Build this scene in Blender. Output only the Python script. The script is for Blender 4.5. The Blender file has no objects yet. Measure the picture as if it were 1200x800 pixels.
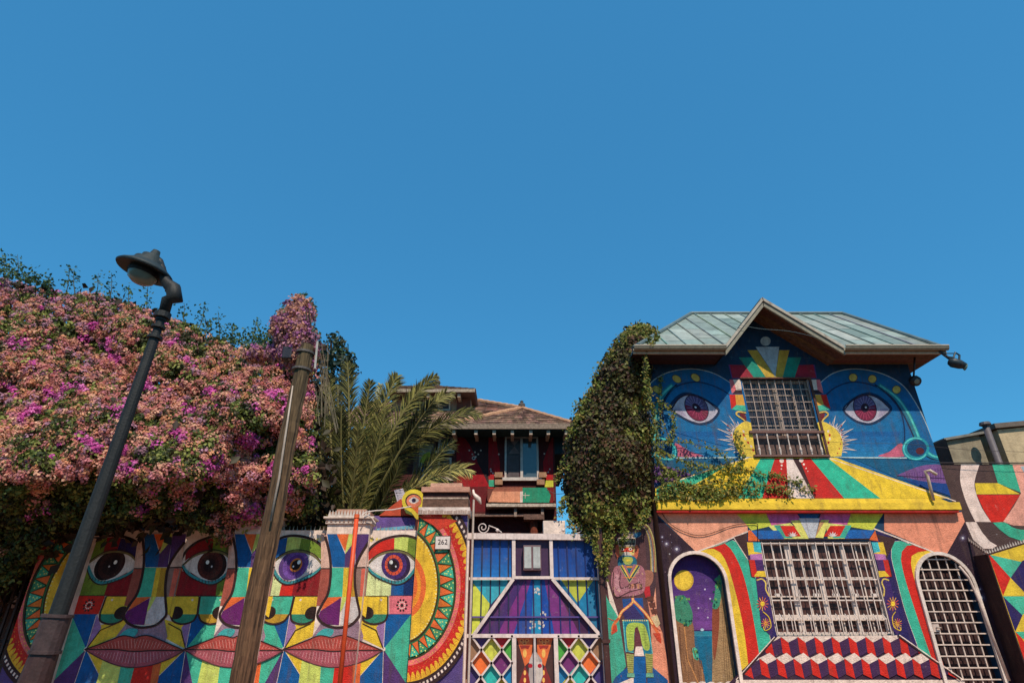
import bpy, math, random
import numpy as np
from mathutils import Vector, Matrix
from mathutils.geometry import tessellate_polygon
random.seed(7); rng = np.random.default_rng(7)
C = bpy.context.scene.collection
# ------------------------------------------------------------------ camera model (used to measure the place from the photograph)
FPX, PITCH, EYE = 674.0, math.radians(25.7), 1.6
cp, sp = math.cos(PITCH), math.sin(PITCH)
X0 = 604.0                                   # vertical vanishing column
YAW = math.atan((604.0-600.0)/FPX/cp)*0
def ray(x, y):
    a = (x-600)/FPX; b = -(y-400)/FPX
    return Vector((a, cp - b*sp, sp + b*cp))
def P(x, y, Y):
    d = ray(x, y); t = Y/d.y
    return Vector((d.x*t, Y, EYE+d.z*t))
def PP(x, y, plane):
    p0, n = plane; d = ray(x, y); t = (p0-Vector((0,0,EYE))).dot(n)/d.dot(n)
    return Vector((0,0,EYE))+d*t
def proj(v):
    x, y, z = v.x, v.y, v.z-EYE
    f = y*cp+z*sp; u = -y*sp+z*cp
    return (600+FPX*x/f, 400-FPX*u/f)
# ------------------------------------------------------------------ colours / materials
def lin(c, g=.95):
    o = []
    lum = .3*c[0]+.59*c[1]+.11*c[2]
    c = [v*.92+lum*.08 for v in c[:3]]; c = [c[0]*1.01, c[1]*.985, c[2]*.95]
    for v in c:
        v = v/255.0
        v = v/12.92 if v <= 0.04045 else ((v+0.055)/1.055)**2.4
        o.append(min(v*g, 0.88))
    return tuple(o)+(1.0,)
MATS = {}
def mat(name, base=None, speck=0.0, rough=0.7, noise=0.12, nscale=6.0, bump=0.15, bscale=60.0, metal=0.0, dirt=0.0, trans=0.0, attr=False, spec=0.3, streak=0.0):
    if name in MATS: return MATS[name]
    m = bpy.data.materials.new(name); m.use_nodes = True
    nt = m.node_tree; N = nt.nodes; L = nt.links
    b = N['Principled BSDF']; b.inputs['Roughness'].default_value = rough; b.inputs['Metallic'].default_value = metal
    b.inputs['Specular IOR Level'].default_value = spec
    if attr:
        src = N.new('ShaderNodeVertexColor'); src.layer_name = 'Col'; col = src.outputs['Color']
    else:
        src = N.new('ShaderNodeRGB'); src.outputs[0].default_value = lin(base); col = src.outputs[0]
    tc = N.new('ShaderNodeTexCoord')
    g = N.new('ShaderNodeNewGeometry')
    if noise > 0:
        n = N.new('ShaderNodeTexNoise'); n.inputs['Scale'].default_value = nscale; n.inputs['Detail'].default_value = 8; n.inputs['Roughness'].default_value = 0.65
        L.new(g.outputs['Position'], n.inputs['Vector'])
        r = N.new('ShaderNodeMapRange'); r.inputs['From Min'].default_value = 0.3; r.inputs['From Max'].default_value = 0.7
        r.inputs['To Min'].default_value = 1-noise*1.6; r.inputs['To Max'].default_value = 1+noise*0.5
        L.new(n.outputs['Fac'], r.inputs['Value'])
        mx = N.new('ShaderNodeVectorMath'); mx.operation = 'SCALE'
        L.new(col, mx.inputs[0]); L.new(r.outputs[0], mx.inputs['Scale']); col = mx.outputs[0]
    if speck > 0:
        n = N.new('ShaderNodeTexNoise'); n.inputs['Scale'].default_value = 70; n.inputs['Detail'].default_value = 3
        L.new(g.outputs['Position'], n.inputs['Vector'])
        r = N.new('ShaderNodeMapRange'); r.inputs['From Min'].default_value = 0.35; r.inputs['From Max'].default_value = 0.65
        r.inputs['To Min'].default_value = 1-speck; r.inputs['To Max'].default_value = 1+speck*.6
        L.new(n.outputs['Fac'], r.inputs['Value'])
        mx = N.new('ShaderNodeVectorMath'); mx.operation = 'SCALE'
        L.new(col, mx.inputs[0]); L.new(r.outputs[0], mx.inputs['Scale']); col = mx.outputs[0]
        n = N.new('ShaderNodeTexNoise'); n.inputs['Scale'].default_value = 5.5; n.inputs['Detail'].default_value = 12; n.inputs['Roughness'].default_value = .8
        L.new(g.outputs['Position'], n.inputs['Vector'])
        r = N.new('ShaderNodeMapRange'); r.inputs['From Min'].default_value = 0.60; r.inputs['From Max'].default_value = 0.68; r.inputs['To Max'].default_value = .30
        L.new(n.outputs['Fac'], r.inputs['Value'])
        mm = N.new('ShaderNodeMix'); mm.data_type = 'RGBA'; L.new(r.outputs[0], mm.inputs[0]); L.new(col, mm.inputs[6]); mm.inputs[7].default_value = lin((200, 180, 168)); col = mm.outputs[2]
        # rain streaks running down the face
        mp = N.new('ShaderNodeMapping'); mp.inputs['Scale'].default_value = (9, 9, .45); L.new(g.outputs['Position'], mp.inputs['Vector'])
        n = N.new('ShaderNodeTexNoise'); n.inputs['Scale'].default_value = 1.6; n.inputs['Detail'].default_value = 7; n.inputs['Roughness'].default_value = .7
        L.new(mp.outputs[0], n.inputs['Vector'])
        r = N.new('ShaderNodeMapRange'); r.inputs['From Min'].default_value = 0.54; r.inputs['From Max'].default_value = 0.74; r.inputs['To Max'].default_value = .5
        L.new(n.outputs['Fac'], r.inputs['Value'])
        mm = N.new('ShaderNodeMix'); mm.data_type = 'RGBA'; L.new(r.outputs[0], mm.inputs[0]); L.new(col, mm.inputs[6]); mm.inputs[7].default_value = lin((84, 62, 52)); col = mm.outputs[2]
    if dirt > 0:
        n = N.new('ShaderNodeTexNoise'); n.inputs['Scale'].default_value = 1.7; n.inputs['Detail'].default_value = 10; n.inputs['Roughness'].default_value = 0.72
        mp = N.new('ShaderNodeMapping'); mp.inputs['Scale'].default_value = (2.6, 2.6, 0.7)
        L.new(g.outputs['Position'], mp.inputs['Vector']); L.new(mp.outputs[0], n.inputs['Vector'])
        r = N.new('ShaderNodeMapRange'); r.inputs['From Min'].default_value = 0.52; r.inputs['From Max'].default_value = 0.75; r.inputs['To Min'].default_value = 0; r.inputs['To Max'].default_value = dirt
        L.new(n.outputs['Fac'], r.inputs['Value'])
        mm = N.new('ShaderNodeMix'); mm.data_type = 'RGBA'; L.new(r.outputs[0], mm.inputs[0]); L.new(col, mm.inputs[6]); mm.inputs[7].default_value = lin((92, 70, 58)); col = mm.outputs[2]
    L.new(col, b.inputs['Base Color'])
    if bump > 0:
        n = N.new('ShaderNodeTexNoise'); n.inputs['Scale'].default_value = bscale; n.inputs['Detail'].default_value = 4
        L.new(g.outputs['Position'], n.inputs['Vector'])
        bp = N.new('ShaderNodeBump'); bp.inputs['Strength'].default_value = bump; bp.inputs['Distance'].default_value = 0.02
        L.new(n.outputs['Fac'], bp.inputs['Height']); L.new(bp.outputs[0], b.inputs['Normal'])
    if trans > 0:
        t = N.new('ShaderNodeBsdfTranslucent'); L.new(col, t.inputs['Color'])
        ms = N.new('ShaderNodeMixShader'); ms.inputs[0].default_value = trans
        L.new(b.outputs[0], ms.inputs[1]); L.new(t.outputs[0], ms.inputs[2]); L.new(ms.outputs[0], N['Material Output'].inputs['Surface'])
    MATS[name] = m; return m
MURAL = mat('mural_paint', attr=True, rough=0.75, noise=0.2, nscale=7, bump=0.7, bscale=48, dirt=0.55, speck=.16, spec=.2)
PAINTM = mat('painted_metal', attr=True, rough=0.5, noise=0.16, nscale=12, bump=0.15, bscale=70, dirt=0.45, spec=0.35, speck=.07)
PLASTER = mat('plaster', attr=True, rough=0.85, noise=0.22, nscale=5, bump=0.5, bscale=30, dirt=0.55)
WOOD = mat('old_wood', attr=True, rough=0.85, noise=0.35, nscale=14, bump=0.6, bscale=25)
LEAF = mat('leaf', attr=True, rough=0.55, noise=0.0, bump=0, trans=0.25, spec=0.25)
PETAL = mat('bract', attr=True, rough=0.7, noise=0.0, bump=0, trans=0.3, spec=0.1)
TILE = mat('roof_tile', attr=True, rough=0.85, noise=0.3, nscale=16, bump=0.4, bscale=40)
METALROOF = mat('metal_roof', attr=True, rough=0.5, noise=0.22, nscale=4, bump=0.12, bscale=20, dirt=0.35, spec=0.4)
GLASS = mat('window_glass', (70, 84, 92), rough=0.08, noise=0.2, nscale=1.5, bump=0.05, bscale=3, spec=0.8)
DARKGLASS = mat('dark_glass', (92, 60, 54), rough=0.35, noise=0.6, nscale=7, bump=0.0, spec=0.25)
LAMPGLASS = mat('lamp_glass', (104, 128, 120), rough=0.25, noise=0.1, bump=0.0, spec=0.6)
# ------------------------------------------------------------------ mesh builder
class G:
    def __init__(s): s.V=[]; s.F=[]; s.C=[]; s.M=[]
    def face(s, pts, col, m=0):
        i=len(s.V); s.V += [tuple(p) for p in pts]; s.F.append(tuple(range(i, i+len(pts)))); s.C.append(col); s.M.append(m)
    def mesh(s, vs, fs, col, m=0):
        i=len(s.V); s.V += [tuple(p) for p in vs]
        for f in fs: s.F.append(tuple(i+k for k in f)); s.C.append(col); s.M.append(m)
    def box(s, a, b, col, m=0, bev=0.0):
        x0,x1=sorted((a[0],b[0])); y0,y1=sorted((a[1],b[1])); z0,z1=sorted((a[2],b[2]))
        vs=[(x,y,z) for x in (x0,x1) for y in (y0,y1) for z in (z0,z1)]
        s.mesh(vs, [(0,1,3,2),(4,6,7,5),(0,4,5,1),(2,3,7,6),(0,2,6,4),(1,5,7,3)], col, m)
    def hexa(s, q, off, col, m=0):   # quad extruded by off
        q=[Vector(p) for p in q]; n=len(q); vs=q+[p+Vector(off) for p in q]
        s.mesh(vs, [tuple(range(n)), tuple(range(2*n-1,n-1,-1))]+[(i,(i+1)%n,n+(i+1)%n,n+i) for i in range(n)], col, m)
    def tube(s, pts, r, col, n=8, m=0, cap=True):
        pts=[Vector(p) for p in pts]; k=len(pts)
        rs = r if hasattr(r,'__len__') else [r]*k
        vs=[]; ref=None
        for i,p in enumerate(pts):
            t=(pts[min(i+1,k-1)]-pts[max(i-1,0)]).normalized()
            if ref is None: ref=t.orthogonal().normalized()
            ref=(ref-t*ref.dot(t)).normalized(); bi=t.cross(ref)
            for j in range(n):
                a=2*math.pi*j/n; vs.append(p+(ref*math.cos(a)+bi*math.sin(a))*rs[i])
        fs=[(i*n+j, i*n+(j+1)%n, (i+1)*n+(j+1)%n, (i+1)*n+j) for i in range(k-1) for j in range(n)]
        if cap: fs += [tuple(range(n-1,-1,-1)), tuple((k-1)*n+j for j in range(n))]
        s.mesh(vs, fs, col, m)
    def bar(s, a, b, w, d, col, m=0):   # rectangular bar in the XZ plane, w wide, d deep, from a to b
        a=Vector(a); b=Vector(b); t=(b-a).normalized(); n=Vector((-t.z,0,t.x)).normalized()*w/2
        s.hexa([a-n,b-n,b+n,a+n],(0,d,0),col,m)
    def lathe(s, prof, axis_o, axis, col, n=20, m=0):
        axis=Vector(axis).normalized(); o=Vector(axis_o); u=axis.orthogonal().normalized(); w=axis.cross(u); vs=[]
        for (r,h) in prof:
            for j in range(n):
                a=2*math.pi*j/n; vs.append(o+axis*h+(u*math.cos(a)+w*math.sin(a))*r)
        fs=[(i*n+j,i*n+(j+1)%n,(i+1)*n+(j+1)%n,(i+1)*n+j) for i in range(len(prof)-1) for j in range(n)]
        s.mesh(vs,fs,col,m)
    def build(s, name, mats, parent=None, bevel=0, smooth=False):
        me=bpy.data.meshes.new(name); me.from_pydata(s.V,[],s.F)
        for m in (mats if isinstance(mats,(list,tuple)) else [mats]): me.materials.append(m)
        me.polygons.foreach_set('material_index', s.M)
        ca=me.color_attributes.new('Col','FLOAT_COLOR','CORNER')
        tot=np.array([len(f) for f in s.F]); cc=[]
        arr=np.empty((tot.sum(),4),dtype=np.float32); k=0
        for c,t in zip(s.C,tot):
            if isinstance(c,list): arr[k:k+t]=c if len(c)==t else c[0]
            else: arr[k:k+t]=c
            k+=t
        ca.data.foreach_set('color', arr.ravel())
        me.update()
        if smooth: me.polygons.foreach_set('use_smooth',[True]*len(me.polygons))
        o=bpy.data.objects.new(name, me); C.objects.link(o)
        if bevel:
            md=o.modifiers.new('b','BEVEL'); md.width=bevel; md.segments=2; md.limit_method='ANGLE'
        if parent is not None: adopt(o,parent)
        return o
def adopt(o, parent):
    o.parent=parent; o.matrix_parent_inverse=Matrix.Translation(parent.matrix_basis.to_translation()).inverted() if parent.type=='EMPTY' else Matrix()
def thing(name, label, cat, loc=(0,0,0), group=None):
    o=bpy.data.objects.new(name,None); C.objects.link(o); o.location=loc; o.empty_display_size=.2
    o['label']=label; o['category']=cat
    if group: o['group']=group
    return o
def tag(o, label, cat, group=None):
    o['label']=label; o['category']=cat
    if group: o['group']=group
    return o
def struct(o): o['kind']='structure'; return o
# ------------------------------------------------------------------ mural painting
def sm(pts, n=6, closed=False):
    k=len(pts); out=[]
    rngk = range(k if closed else k-1)
    for i in rngk:
        if closed: p0,p1,p2,p3=pts[i-1],pts[i],pts[(i+1)%k],pts[(i+2)%k]
        else: p0,p1,p2,p3=pts[max(i-1,0)],pts[i],pts[i+1],pts[min(i+2,k-1)]
        for j in range(n):
            t=j/n
            out.append(tuple(0.5*((2*p1[a])+(-p0[a]+p2[a])*t+(2*p0[a]-5*p1[a]+4*p2[a]-p3[a])*t*t+(-p0[a]+3*p1[a]-3*p2[a]+p3[a])*t**3) for a in (0,1)))
    if not closed: out.append(tuple(pts[-1][:2]))
    return out
def ell(cx,cy,rx,ry,rot=0,n=28,a0=0,a1=360):
    r=math.radians(rot); o=[]
    m=n if a1-a0>=360 else n+1
    for i in range(m):
        a=math.radians(a0+(a1-a0)*i/n); x=rx*math.cos(a); y=ry*math.sin(a)
        o.append((cx+x*math.cos(r)-y*math.sin(r), cy+x*math.sin(r)+y*math.cos(r)))
    return o
def clip_poly(sub, clip):
    area=sum(clip[i][0]*clip[(i+1)%len(clip)][1]-clip[(i+1)%len(clip)][0]*clip[i][1] for i in range(len(clip)))
    if area<0: clip=clip[::-1]
    out=list(sub)
    for i in range(len(clip)):
        a=clip[i]; b=clip[(i+1)%len(clip)]; inp=out; out=[]
        if not inp: return []
        def side(p): return (b[0]-a[0])*(p[1]-a[1])-(b[1]-a[1])*(p[0]-a[0])
        for j in range(len(inp)):
            p=inp[j-1]; q=inp[j]; sp_,sq=side(p),side(q)
            if (sp_>=0)!=(sq>=0):
                t=sp_/(sp_-sq); out.append((p[0]+(q[0]-p[0])*t,p[1]+(q[1]-p[1])*t))
            if sq>=0: out.append(q)
    return out
class Paint:
    def __init__(s, plane, clip=None, off=0.002, step=0.0007):
        s.plane = plane if isinstance(plane,tuple) else (Vector((0,plane,0)),Vector((0,-1,0)))
        s.clip=clip; s.items=[]; s.off=off; s.step=step; s.dx=0; s.mx=None
        s.lev=np.zeros((560,1700),dtype=np.int16); s.stack=[]
    def tr(s, pts):
        if s.dx==0 and s.mx is None: return pts
        o=[]
        for p in pts:
            v=PP(p[0],p[1],s.plane)
            if s.mx is not None: v.x=2*s.mx-v.x
            v.x+=s.dx; o.append(proj(v))
        return o
    def multi(s, polys, col):
        col=lin(col) if not isinstance(col,list) else [lin(c) for c in col]
        ps=[]
        for p in polys:
            p=s.tr(p)
            if s.clip: p=clip_poly(p,s.clip)
            if len(p)>=3: ps.append(p)
        if ps: s.items.append((ps,col))
    def poly(s,pts,col): s.multi([pts],col)
    def ell(s,*a,col=None,**k): s.multi([ell(*a,**k)],col)
    def line(s,pts,w,col,taper=0):
        q=[]; k=len(pts)
        for i,p in enumerate(pts):
            a=pts[max(i-1,0)]; b=pts[min(i+1,k-1)]; dx,dy=b[0]-a[0],b[1]-a[1]; l=math.hypot(dx,dy) or 1
            ww=w/2*(1-taper*abs(2*i/(k-1)-1)); q.append(((p[0]-dy/l*ww,p[1]+dx/l*ww),(p[0]+dy/l*ww,p[1]-dx/l*ww)))
        s.multi([[q[i][0],q[i+1][0],q[i+1][1],q[i][1]] for i in range(k-1)],col)
    def band(s,A,B,col):   # between two polylines of equal length
        s.multi([[A[i],A[i+1],B[i+1],B[i]] for i in range(len(A)-1)],col)
    def flush(s, g, m=0):
        ox,oy=-150,330
        for ps,col in s.items:
            L=0; cells=[]
            for p in ps:
                a=np.array(p); x0,y0=np.floor(a.min(0)).astype(int)-1; x1,y1=np.ceil(a.max(0)).astype(int)+1
                x0=max(x0,ox);y0=max(y0,oy);x1=min(x1,ox+1699);y1=min(y1,oy+559)
                if x1<=x0 or y1<=y0: continue
                xx,yy=np.meshgrid(np.arange(x0,x1),np.arange(y0,y1)); ins=np.zeros(xx.shape,bool)
                X=xx+.5; Y=yy+.5
                for i in range(len(p)):
                    ax,ay=p[i-1]; bx,by=p[i]
                    if ay==by: continue
                    c=((ay>Y)!=(by>Y))&(X<(bx-ax)*(Y-ay)/(by-ay)+ax); ins^=c
                    n=int(max(abs(bx-ax),abs(by-ay))*1.5)+2
                for i in range(len(p)):
                    ax,ay=p[i-1]; bx,by=p[i]; n=int(max(abs(bx-ax),abs(by-ay))*1.5)+2
                    for t in np.linspace(0,1,n):
                        ix=int(ax+(bx-ax)*t)-x0; iy=int(ay+(by-ay)*t)-y0
                        if 0<=ix<ins.shape[1] and 0<=iy<ins.shape[0]: ins[iy,ix]=True
                r=(slice(y0-oy,y1-oy),slice(x0-ox,x1-ox)); 
                if ins.any(): L=max(L,int(s.lev[r][ins].max())); cells.append((r,ins))
            L+=1
            for r,ins in cells: 
                sub=s.lev[r]; sub[ins]=L
            n=s.plane[1]*(s.off+s.step*L)
            for p in ps: g.face([PP(x,y,s.plane)+n for x,y in p],col,m)
        s.items=[]
W=(238,216,204);K=(58,36,36);R=(222,40,28);DR=(150,22,32);Yl=(240,200,48);O=(242,108,48);T=(66,190,158);B=(10,92,165)
NV=(44,34,98);PU=(88,54,118);LV=(158,118,176);LG=(206,222,104);GN=(118,146,44);PK=(236,116,132);SA=(244,164,132);CR=(224,236,164)
CY=(60,196,210);GR=(192,182,188);BR=(72,46,46);DB=(20,48,110);GD=(196,150,40)
def rect_px(x0,x1,z0,z1,Y): return [proj(Vector(v)) for v in ((x0,Y,z0),(x1,Y,z0),(x1,Y,z1),(x0,Y,z1))]
def wall_holes(g, outer, holes, Y, col, depth, m=0):
    """front sheet in the XZ plane with openings plus their reveals; outer/holes lists of (x,z)"""
    loops=[[Vector((x,z,0)) for x,z in outer]]+[[Vector((x,z,0)) for x,z in h] for h in holes]
    flat=[v for l in loops for v in l]
    i=len(g.V); g.V += [(v.x,Y,v.y) for v in flat]
    for t in tessellate_polygon(loops): g.F.append(tuple(i+k for k in t)); g.C.append(col); g.M.append(m)
    for h in holes:
        for k in range(len(h)):
            a=h[k-1]; b=h[k]; g.face([(a[0],Y,a[1]),(b[0],Y,b[1]),(b[0],Y+depth,b[1]),(a[0],Y+depth,a[1])],col,m)
YW=12.0
# ================================================================== ground
def ground():
    g=G(); g.face([(-400,-400,0),(400,-400,0),(400,400,0),(-400,400,0)],lin((84,64,48)))
    struct(g.build('ground',mat('earth',attr=True,rough=1,noise=.3,nscale=2,bump=.4,bscale=8)))
    g=G(); g.face([(-80,-9,.004),(80,-9,.004),(80,6.2,.004),(-80,6.2,.004)],lin((66,58,56)))
    struct(g.build('road',mat('asphalt',attr=True,rough=.95,noise=.25,nscale=3,bump=.5,bscale=60)))
    g=G(); 
    for i in range(-12,13): g.face([(i*6,-1.3,.008),(i*6+3,-1.3,.008),(i*6+3,-1.18,.008),(i*6,-1.18,.008)],lin((220,215,200)))
    struct(g.build('road_marking',MURAL))
    g=G(); g.box((-80,6.4,-.1),(80,20,.12),lin((168,122,98)))
    struct(g.build('pavement',mat('paving',attr=True,rough=.9,noise=.25,nscale=3,bump=.3,bscale=30)))
    g=G(); g.box((-80,6.2,-.1),(80,6.395,.125),lin((170,160,150))); struct(g.build('kerb',PLASTER))
    g=G(); g.box((-80,-12,-.1),(80,-9,.12),lin((116,90,76))); struct(g.build('pavement',MATS['paving']))
ground()
# ================================================================== garden wall with the faces
def c3(x,y): return (360+x/3.635,580+y/3.635)
def cc(*a): return [c3(a[i],a[i+1]) for i in range(0,len(a),2)]
SH=1.82
zt=P(440,621,YW).z
XL=P(30,700,11.8).x+.05; XR=P(549,700,YW).x; XB0=P(489,624,11.8).x; XB1=P(547,640,11.8).x
def garden_wall():
    root=thing('mural_wall','low white garden wall painted with a row of colourful faces and eyes','wall',((XL+XR)/2,12,0))
    g=G(); g.box((XL,YW,0),(XB0+.05,YW+.2,zt),lin(W))
    p=Paint(YW,clip=rect_px(XL+.002,XB0,0.02,zt-.002,YW))
    # yellow scribbles along the white top
    for k in range(46):
        x=310+k*4.0+random.random()*2; 
        p.poly([(x,630+random.random()*3),(x+2.6,628+random.random()*3),(x+3.4,631+random.random()*3),(x+1,633+random.random()*2)],(240,214,110))
    xe=P(458,662,YW).x
    def eye(dx,mir,brow,under,blocks,iris,side):
        p.dx=dx; p.mx=xe if mir else None
        top=sm(cc(238,330,240,290,262,240,300,200,350,180,405,174,450,180,478,195),5)
        p.poly(top+cc(478,430,225,430),W)
        p.poly(cc(210,300,262,300,245,425,205,428),(206,150,142)); p.poly(cc(232,312,254,312,241,422,222,422),O)
        # brow colours
        p.poly(sm(cc(262,290,262,235,300,205,335,190,372,182),4)+cc(370,245,300,262),brow[0])
        p.poly(sm(cc(372,182,405,178,432,180),3)+cc(426,250,370,245),brow[1])
        p.poly(sm(cc(432,180,455,186,472,196),3)+cc(470,285,426,250),brow[2])
        p.line(sm(cc(228,318,240,285,262,235,300,200,350,180,405,172,450,178,482,196),6),3.0,K)
        p.poly(cc(250,322,365,340,358,428,240,428),under[0]); p.poly(cc(360,345,412,345,410,430,356,428),under[1]); p.poly(cc(411,340,470,300,466,430,410,430),under[2])
        al=sm(cc(258,292,300,255,365,236,425,246,468,284,432,340,385,364,325,348),5,True)
        p.poly(al,(226,218,216))
        p.ell(*c3(384,300),15.5,17.2,col=iris[0]); p.ell(*c3(370,297),14.8,16.6,col=iris[1]); p.ell(*c3(369,297),10.5,12,col=iris[2]); p.ell(*c3(368,297),7.2,8.2,col=iris[3])
        for k in range(14):
            a=k*2*math.pi/14; p.line([(c3(370,297)[0]+7.5*math.cos(a),c3(370,297)[1]+8.5*math.sin(a)),(c3(370,297)[0]+14*math.cos(a+.1),c3(370,297)[1]+15.8*math.sin(a+.1))],.45,iris[0])
        p.ell(*c3(368,297),5.2,6,col=(30,16,22)); p.ell(*c3(358,285),2.0,2.4,col=(250,250,250)); p.ell(*c3(378,303),1.0,1.2,col=(220,220,230))
        p.line(sm(cc(250,302,300,258,365,240,425,250,470,288),6),2.2,(122,112,70)); p.line(sm(cc(254,296,300,252,365,232,425,243,472,282),6),1.0,K)
        p.line(sm(cc(252,300,280,330,325,356,385,372,430,350,470,300),6),3.2,(54,150,160)); p.line(sm(cc(250,304,278,338,325,364,385,381,434,358,474,306),6),1.2,K)
        for x in range(275,455,14): p.line(cc(x,352-abs(x-365)*.22+12,x+2,362-abs(x-365)*.22+14),.7,K)
        # nostril blocks
        def blk(x0,x1,c1,c2,nx):
            p.poly(cc(x0,430,x1,430,x1,506,x0,506),c1)
            h=sm(cc(x0+2,506,x0+18,535,(x0+x1)/2,548,x1-14,535,x1-1,506),5); p.poly(h,c2)
            p.line(h,2.2,K); p.line(cc(x1,430,x1,510),1.7,K); p.line(cc(x0,430,x0,508),1.7,K); p.line(cc(x0,429,x1,429),.9,K)
            p.ell(*c3(nx,500),8.2,7.6,col=(44,26,24)); p.ell(*c3((x0+x1)/2+30,445),1.3,1.3,col=W)
        if blocks: 
            blk(226,342,Yl,(44,140,112),252); blk(346,462,T,GD,436)
        else:
            blk(226,344,Yl,(44,140,112),254)
            p.poly(cc(350,428,462,428,462,505,350,505),side)
            x,y=c3(404,468)
            for k in range(10):
                a=k*math.pi/5; p.ell(x+5.6*math.cos(a),y+6.4*math.sin(a),1.3,1.4,col=K,n=8); p.ell(x+3.4*math.cos(a),y+3.8*math.sin(a),.8,.9,col=W,n=8)
            p.ell(x,y,1.8,2,col=K,n=10); p.line(cc(350,427,462,427),.7,K)
        p.dx=0; p.mx=None
    xs=P(449,760,YW).x
    def star(dx,mir,inner):
        p.dx=dx; p.mx=xs if mir else None
        J=(449.4,760)
        p.poly([(411,741),(416,724),(443,732),J],Yl); p.poly([(441,735),(452,719),J],LV); p.poly([(452,719),(466,719),(482,719) if not inner else (470,728),J],B)
        if inner: p.poly([(470,728),(490,733),(492,746),J],T); p.poly([J,(492,776),(478,848)],T); p.poly([J,(478,848),(447,848)],PU)
        else: p.poly([(482,719),(484,719),(478,848),(474,800),J],T); p.poly([J,(476,800),(474,848),(447,848)],PU)
        p.poly([J,(447,848),(404,848),(412,803)],B); p.poly([J,(413,802),(402,848),(398,848),(408,776)],Yl)
        p.line([J,(447,848)],.6,W); p.line([J,(452,720)],.6,W); p.line([J,(412,803)],.6,W); p.ell(J[0],J[1],2.6,2.6,col=W,n=10)
        p.line([(425,730),(441,738),J],1.2,K)
        p.dx=0; p.mx=None
    PURP=(70,44,120)
    star(0,False,False); star(-SH,True,True); star(-2*SH,False,True); star(-3*SH,True,False)
    eye(0,False,(R,LG,GN),(CR,B,DB),0,((50,30,70),PURP,(232,84,52),(60,30,70)),PK)
    eye(-SH*.985,True,(GN,LG,B),(DR,R,CR),1,((90,60,130),(118,78,170),(96,50,140),(220,120,50)),PK)
    eye(-2*SH*.985,False,(60,20,20) and (DR,GN,(90,96,40)),(DR,DR,GN),1,((40,22,22),(92,40,34),(70,28,26),(40,16,18)),PK)
    eye(-3*SH*.985,True,(NV,DR,GN),(DR,GN,GN),0,((30,16,20),(60,30,30),(44,22,24),(36,16,18)),R)
    p.flush(g,1)
    # lips and noses: on the pillars and between them
    def face(dx,pp,nosecols):
        q=pp; q.dx=dx
        q.poly(cc(60,540,215,520,240,600,200,740,60,740,10,620),(158,128,150))
        q.poly(cc(85,162,265,162,264,200,215,290,205,330,207,430,222,510,200,545,130,560,75,552,45,510,60,470,90,420,100,330,98,260),W)
        q.poly(cc(60,162,86,162,99,250,103,312,96,360,60,320),(226,182,166)); q.poly(cc(60,314,104,312,92,420,62,470,40,470),(172,84,70)); q.poly(cc(262,210,232,256,208,306,262,306),(224,190,176)); q.poly(cc(207,310,262,310,250,430,215,430,205,380),(150,120,112)); q.poly(cc(232,312,256,312,244,430,224,430),(226,104,84)); q.poly(cc(262,430,213,432,224,500,250,520),Yl)
        q.line(cc(205,308,262,306),1.4,K); q.line(cc(60,312,104,312),1.4,K)
        q.poly(cc(85,165,126,165,162,250,160,306,108,306,98,240),nosecols[0])
        q.poly(cc(126,165,178,165,172,200,162,240),nosecols[1]); q.poly(cc(178,165,206,165,203,200,162,250,170,200),LG)
        q.poly(cc(162,250,206,190,203,306,160,306),PU); q.poly(cc(206,165,265,165,264,205,226,255,206,306),(84,52,120))
        q.poly(cc(103,308,156,308,150,432,84,434),T); q.poly(cc(156,308,176,308,170,432,150,432),Yl); q.poly(cc(176,308,206,308,204,360,208,432,170,432),GD)
        q.poly(cc(84,435,150,432,58,492),O); q.poly(cc(150,432,172,432,152,480,138,500),LG); q.poly(cc(56,493,145,437,136,552,76,548,48,515),(110,32,110))
        q.poly(cc(172,432,208,432,222,510,196,540,140,552,152,480),(210,204,206)); 
        q.line(sm(cc(78,175,96,250,101,330,90,415,62,468,44,508,60,538,92,556,135,562,185,552,216,522,224,500,212,440,204,380,206,310,228,255,262,200),5),3.0,K)
        q.poly(sm(cc(38,600,70,568,112,572,98,600),4,True),(60,176,180))
        ul=sm(cc(-103,655,-60,640,0,616,48,598,80,600,105,606,130,598,165,598,230,622,322,660),5)
        mid=sm(cc(-103,655,-40,656,30,656,108,664,190,660,322,660),6)
        ll=sm(cc(322,660,265,694,190,722,110,732,40,722,-40,690,-103,655),6)
        q.poly(cc(-20,690,60,700,50,960,-60,960),LG); q.poly(cc(60,700,120,705,90,960,44,960),T); q.poly(cc(120,705,200,700,190,960,88,960),R); q.poly(cc(196,700,230,700,215,960,188,960),O)
        q.poly(ul+mid[::-1],(186,74,66)); q.poly(mid+ll,(176,84,98))
        for k in range(26):
            t=k/25; x=-60+t*340; a=1-abs(2*t-1)**2
            q.line(cc(x,655-a*44,x+ (8 if t<.5 else -8),655-4),.55,(226,150,140)); q.line(cc(x,665+a*50,x+(6 if t<.5 else -6),668),.6,(216,150,160))
        q.line(mid,1.5,K); q.line(ul,1.4,K); q.line(ll,1.2,(90,50,60)); q.dx=0
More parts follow.
